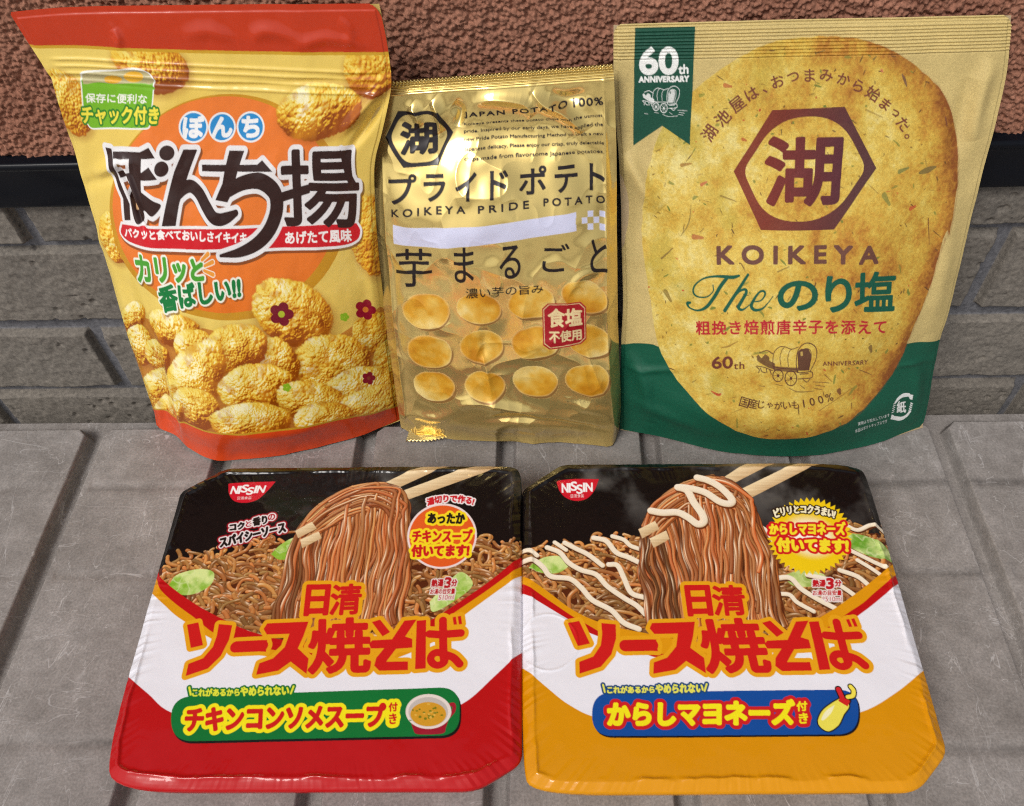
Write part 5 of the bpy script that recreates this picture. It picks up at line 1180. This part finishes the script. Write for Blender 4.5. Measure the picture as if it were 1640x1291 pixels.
        pill = a.poly(rounded([(64, 100), (1552, 84), (1552, 336), (64, 346)], [118, 118, 118, 118], 10)); a.ink(a.move(pill, 2, 3), (14, 16, 22), BG); a.ink(pill, BL, BG)
        m = a.union([a.text('これがあるから', [(150, 66), (412, 66), (412, 100), (150, 104)], .8), a.text('やめられない', [(420, 56), (684, 50), (684, 98), (420, 104)], 1.0), a.line([(126, 58), (136, 98)], 10, smooth_=False), a.line([(706, 54), (694, 92)], 10, smooth_=False)])
        a.outlined(m, [(3.0, (20, 70, 120)), (0, (226, 224, 90))], BG + '>banner_lettering|a')
        m = a.union([a.text('からしマヨネーズ', [(156, 156), (1190, 146), (1190, 276), (154, 282)], 2.8), a.text('付', [(1208, 152), (1264, 150), (1264, 202), (1208, 206)], .9), a.text('き', [(1220, 218), (1268, 216), (1268, 272), (1222, 276)], .9)])
        a.outlined(m, [(6.2, (200, 30, 34)), (0, (240, 228, 28))], BG + '>banner_lettering|b')
        body = a.poly(spline([(1462, 128), (1405, 160), (1350, 205), (1326, 262), (1345, 300), (1388, 318), (1440, 284), (1470, 225), (1500, 175), (1462, 128)], 6)); sq = a.line([(1494, 128), (1522, 120), (1526, 92), (1510, 70)], 22); nz = a.line([(1442, 84), (1462, 128)], 26, smooth_=False); cap = P_((1452, 122), (1506, 148), (1492, 180), (1440, 148))
        a.ink(a.grow(a.union([body, sq, nz, cap]), 2.2), (20, 18, 18), BG + '>printed_bottle'); a.ink(body, (232, 220, 84), BG + '>printed_bottle'); a.ink(a.poly(spline([(1420, 170), (1370, 205), (1345, 250), (1360, 255), (1400, 215), (1420, 170)], 5)), (240, 236, 190), BG + '>printed_bottle'); a.ink(sq, (238, 222, 80), BG + '>printed_bottle'); a.ink(nz, (204, 34, 44), BG + '>printed_bottle'); a.ink(cap, (204, 34, 34), BG + '>printed_bottle')
        a.frame(1180, 770, 5.61)
        k_ = np.arange(88); th = k_ * 2 * math.pi / 88; rr = np.where(k_ % 2, 1.0, .885); star = np.stack([655 + 385 * rr * np.cos(th), 500 + 352 * rr * np.sin(th)], 1)
        sm = a.poly(star); cpt = a.P([(655, 500)])[0]; Y, X = np.mgrid[0:H, 0:W]; rad = np.hypot(X - cpt[0], (Y - cpt[1]) * 1.1) / 62; g = smooth(.35, .95, rad)[..., None]
        a.ink(sm, (lin((248, 244, 226)) * (1 - g) + lin((236, 200, 20)) * g), 'starburst_badge')
        a.outlined(a.text('ピリリとコクうまい!', [(326, 262), (892, 268), (872, 336), (350, 336)], 1.2, arc=-.62), [(2.8, (40, 20, 10)), (0, (244, 236, 200))], 'starburst_badge>badge_lettering|a')
        m = a.union([a.text('からしマヨネーズ', [(292, 388), (972, 372), (970, 484), (296, 482)], 1.6), a.text('付いてます!', [(360, 520), (998, 524), (998, 640), (366, 636)], 2.0)])
        a.outlined(m, [(4.8, (204, 26, 30)), (0, (242, 220, 44))], 'starburst_badge>badge_lettering|b')
        for s_, q, d in (('熱湯', [(682, 892), (796, 890), (796, 952), (682, 954)], .9), ('3', [(808, 880), (866, 878), (866, 968), (808, 970)], 1.7), ('分', [(882, 892), (938, 890), (938, 948), (882, 950)], .8), ('お湯の目安量', [(682, 986), (942, 984), (942, 1030), (682, 1032)], .35), ('*510ml', [(768, 1040), (942, 1038), (942, 1084), (768, 1086)], .3)):
            a.outlined(a.text(s_, q, d), [(1.9, (232, 222, 216)), (0, (186, 24, 34))], 'timing_note')
    # ---- shape of the wrapped lid
    G = T.f(U, V); sd = poly_sdf(G[..., :2], T.out); keep = sd < 0
    g = np.stack(np.gradient(sd), -1); g = g[..., ::-1]; dx = (hi[0] - lo[0]) / (W - 1); dy = -(hi[1] - lo[1]) / (H - 1)
    gx, gy = g[..., 0] / dx, g[..., 1] / dy; nn_ = np.hypot(gx, gy) + 1e-9; gx /= nn_; gy /= nn_
    outm = sd > 0; G[..., 0] -= np.where(outm, gx * sd, 0); G[..., 1] -= np.where(outm, gy * sd, 0)
    d = np.clip(-sd, 0, None); r = .0022
    z = -(r - np.sqrt(np.clip(r * r - (r - np.minimum(d, r)) ** 2, 0, None)))
    wv = fbm(H, W, 40, 61 + right, 3) - .5
    z += -.0014 * smooth(.0040 + .0016 * wv, .0010, d) + .0005 * wv * smooth(.008, .002, d)
    z += (fbm(H, W, 170, 33 + right, 3) - .5) * .0012 * smooth(.004, .03, d) + (fbm(H, W, 45, 35 + right, 3) - .5) * .00025
    # fine tight pleats of the shrink film along the sides
    xx, yy = G[..., 0], G[..., 1]
    th = (np.arctan2(yy - c[1], xx - c[0]) + math.pi) / (2 * math.pi); r1 = np.random.RandomState(70 + right)
    def ring_noise(k_):
        v_ = r1.rand(k_ + 1); v_[-1] = v_[0]; return np.interp(th * k_, np.arange(k_ + 1), v_) - .5
    ple = ring_noise(420) * (.3 + 1.6 * np.clip(ring_noise(23) + .15, 0, 1)); z += ple * .00055 * smooth(.014, .0, d) * smooth(0, .0006, d)
    z += .0008 * np.exp(-((d - .0046 - .0016 * wv) / .0008) ** 2) * smooth(-.25, .3, ring_noise(60) + .1)      # the film's welded edge
    if not right:
        pass
    else:
        cx, cy = on_z([(878, 1028)], TRAY_Z)[0, :2]; z += .00022 * np.exp(-((np.hypot(xx - cx, yy - cy) - .0125) / .0006) ** 2)
    G[..., 2] += z
    m = mat_print('shrink_film_print', .25, .16, .35, bump=.04, bscale=160, coat_r=.05)
    build_front(a, G, m, root, 'lid_film', keep)
    # sides of the tray under the film, tapering to the lid below
    zs = [0, .0014, .006, .03, .0405, .043 - TRAY_Z + TRAY_Z]; k = 200; out = resample(np.vstack([T.out, T.out[:1]]), k); rows = []
    for zz_, s in ((TRAY_Z - r - .0016, .0), (TRAY_Z - r - .004, .0003), (TRAY_Z - .012, .002), (.004, .0125), (.0012, .0150)):
        q = c + (out - c) * (1 - s / .078); rows.append(np.column_stack([q, np.full(k, zz_)]))
    rows = np.stack(rows, 0)
    mesh('tray_wall', rows, grid_faces(5, k)[:, :, ::-1].reshape(-1, 4), plain('film_red' if not right else 'film_yellow', lin((192, 20, 26)) if not right else lin((220, 150, 14)), .2), root)
build_tray(TL_, OUT_L, False)
build_tray(TR_, OUT_R, True)
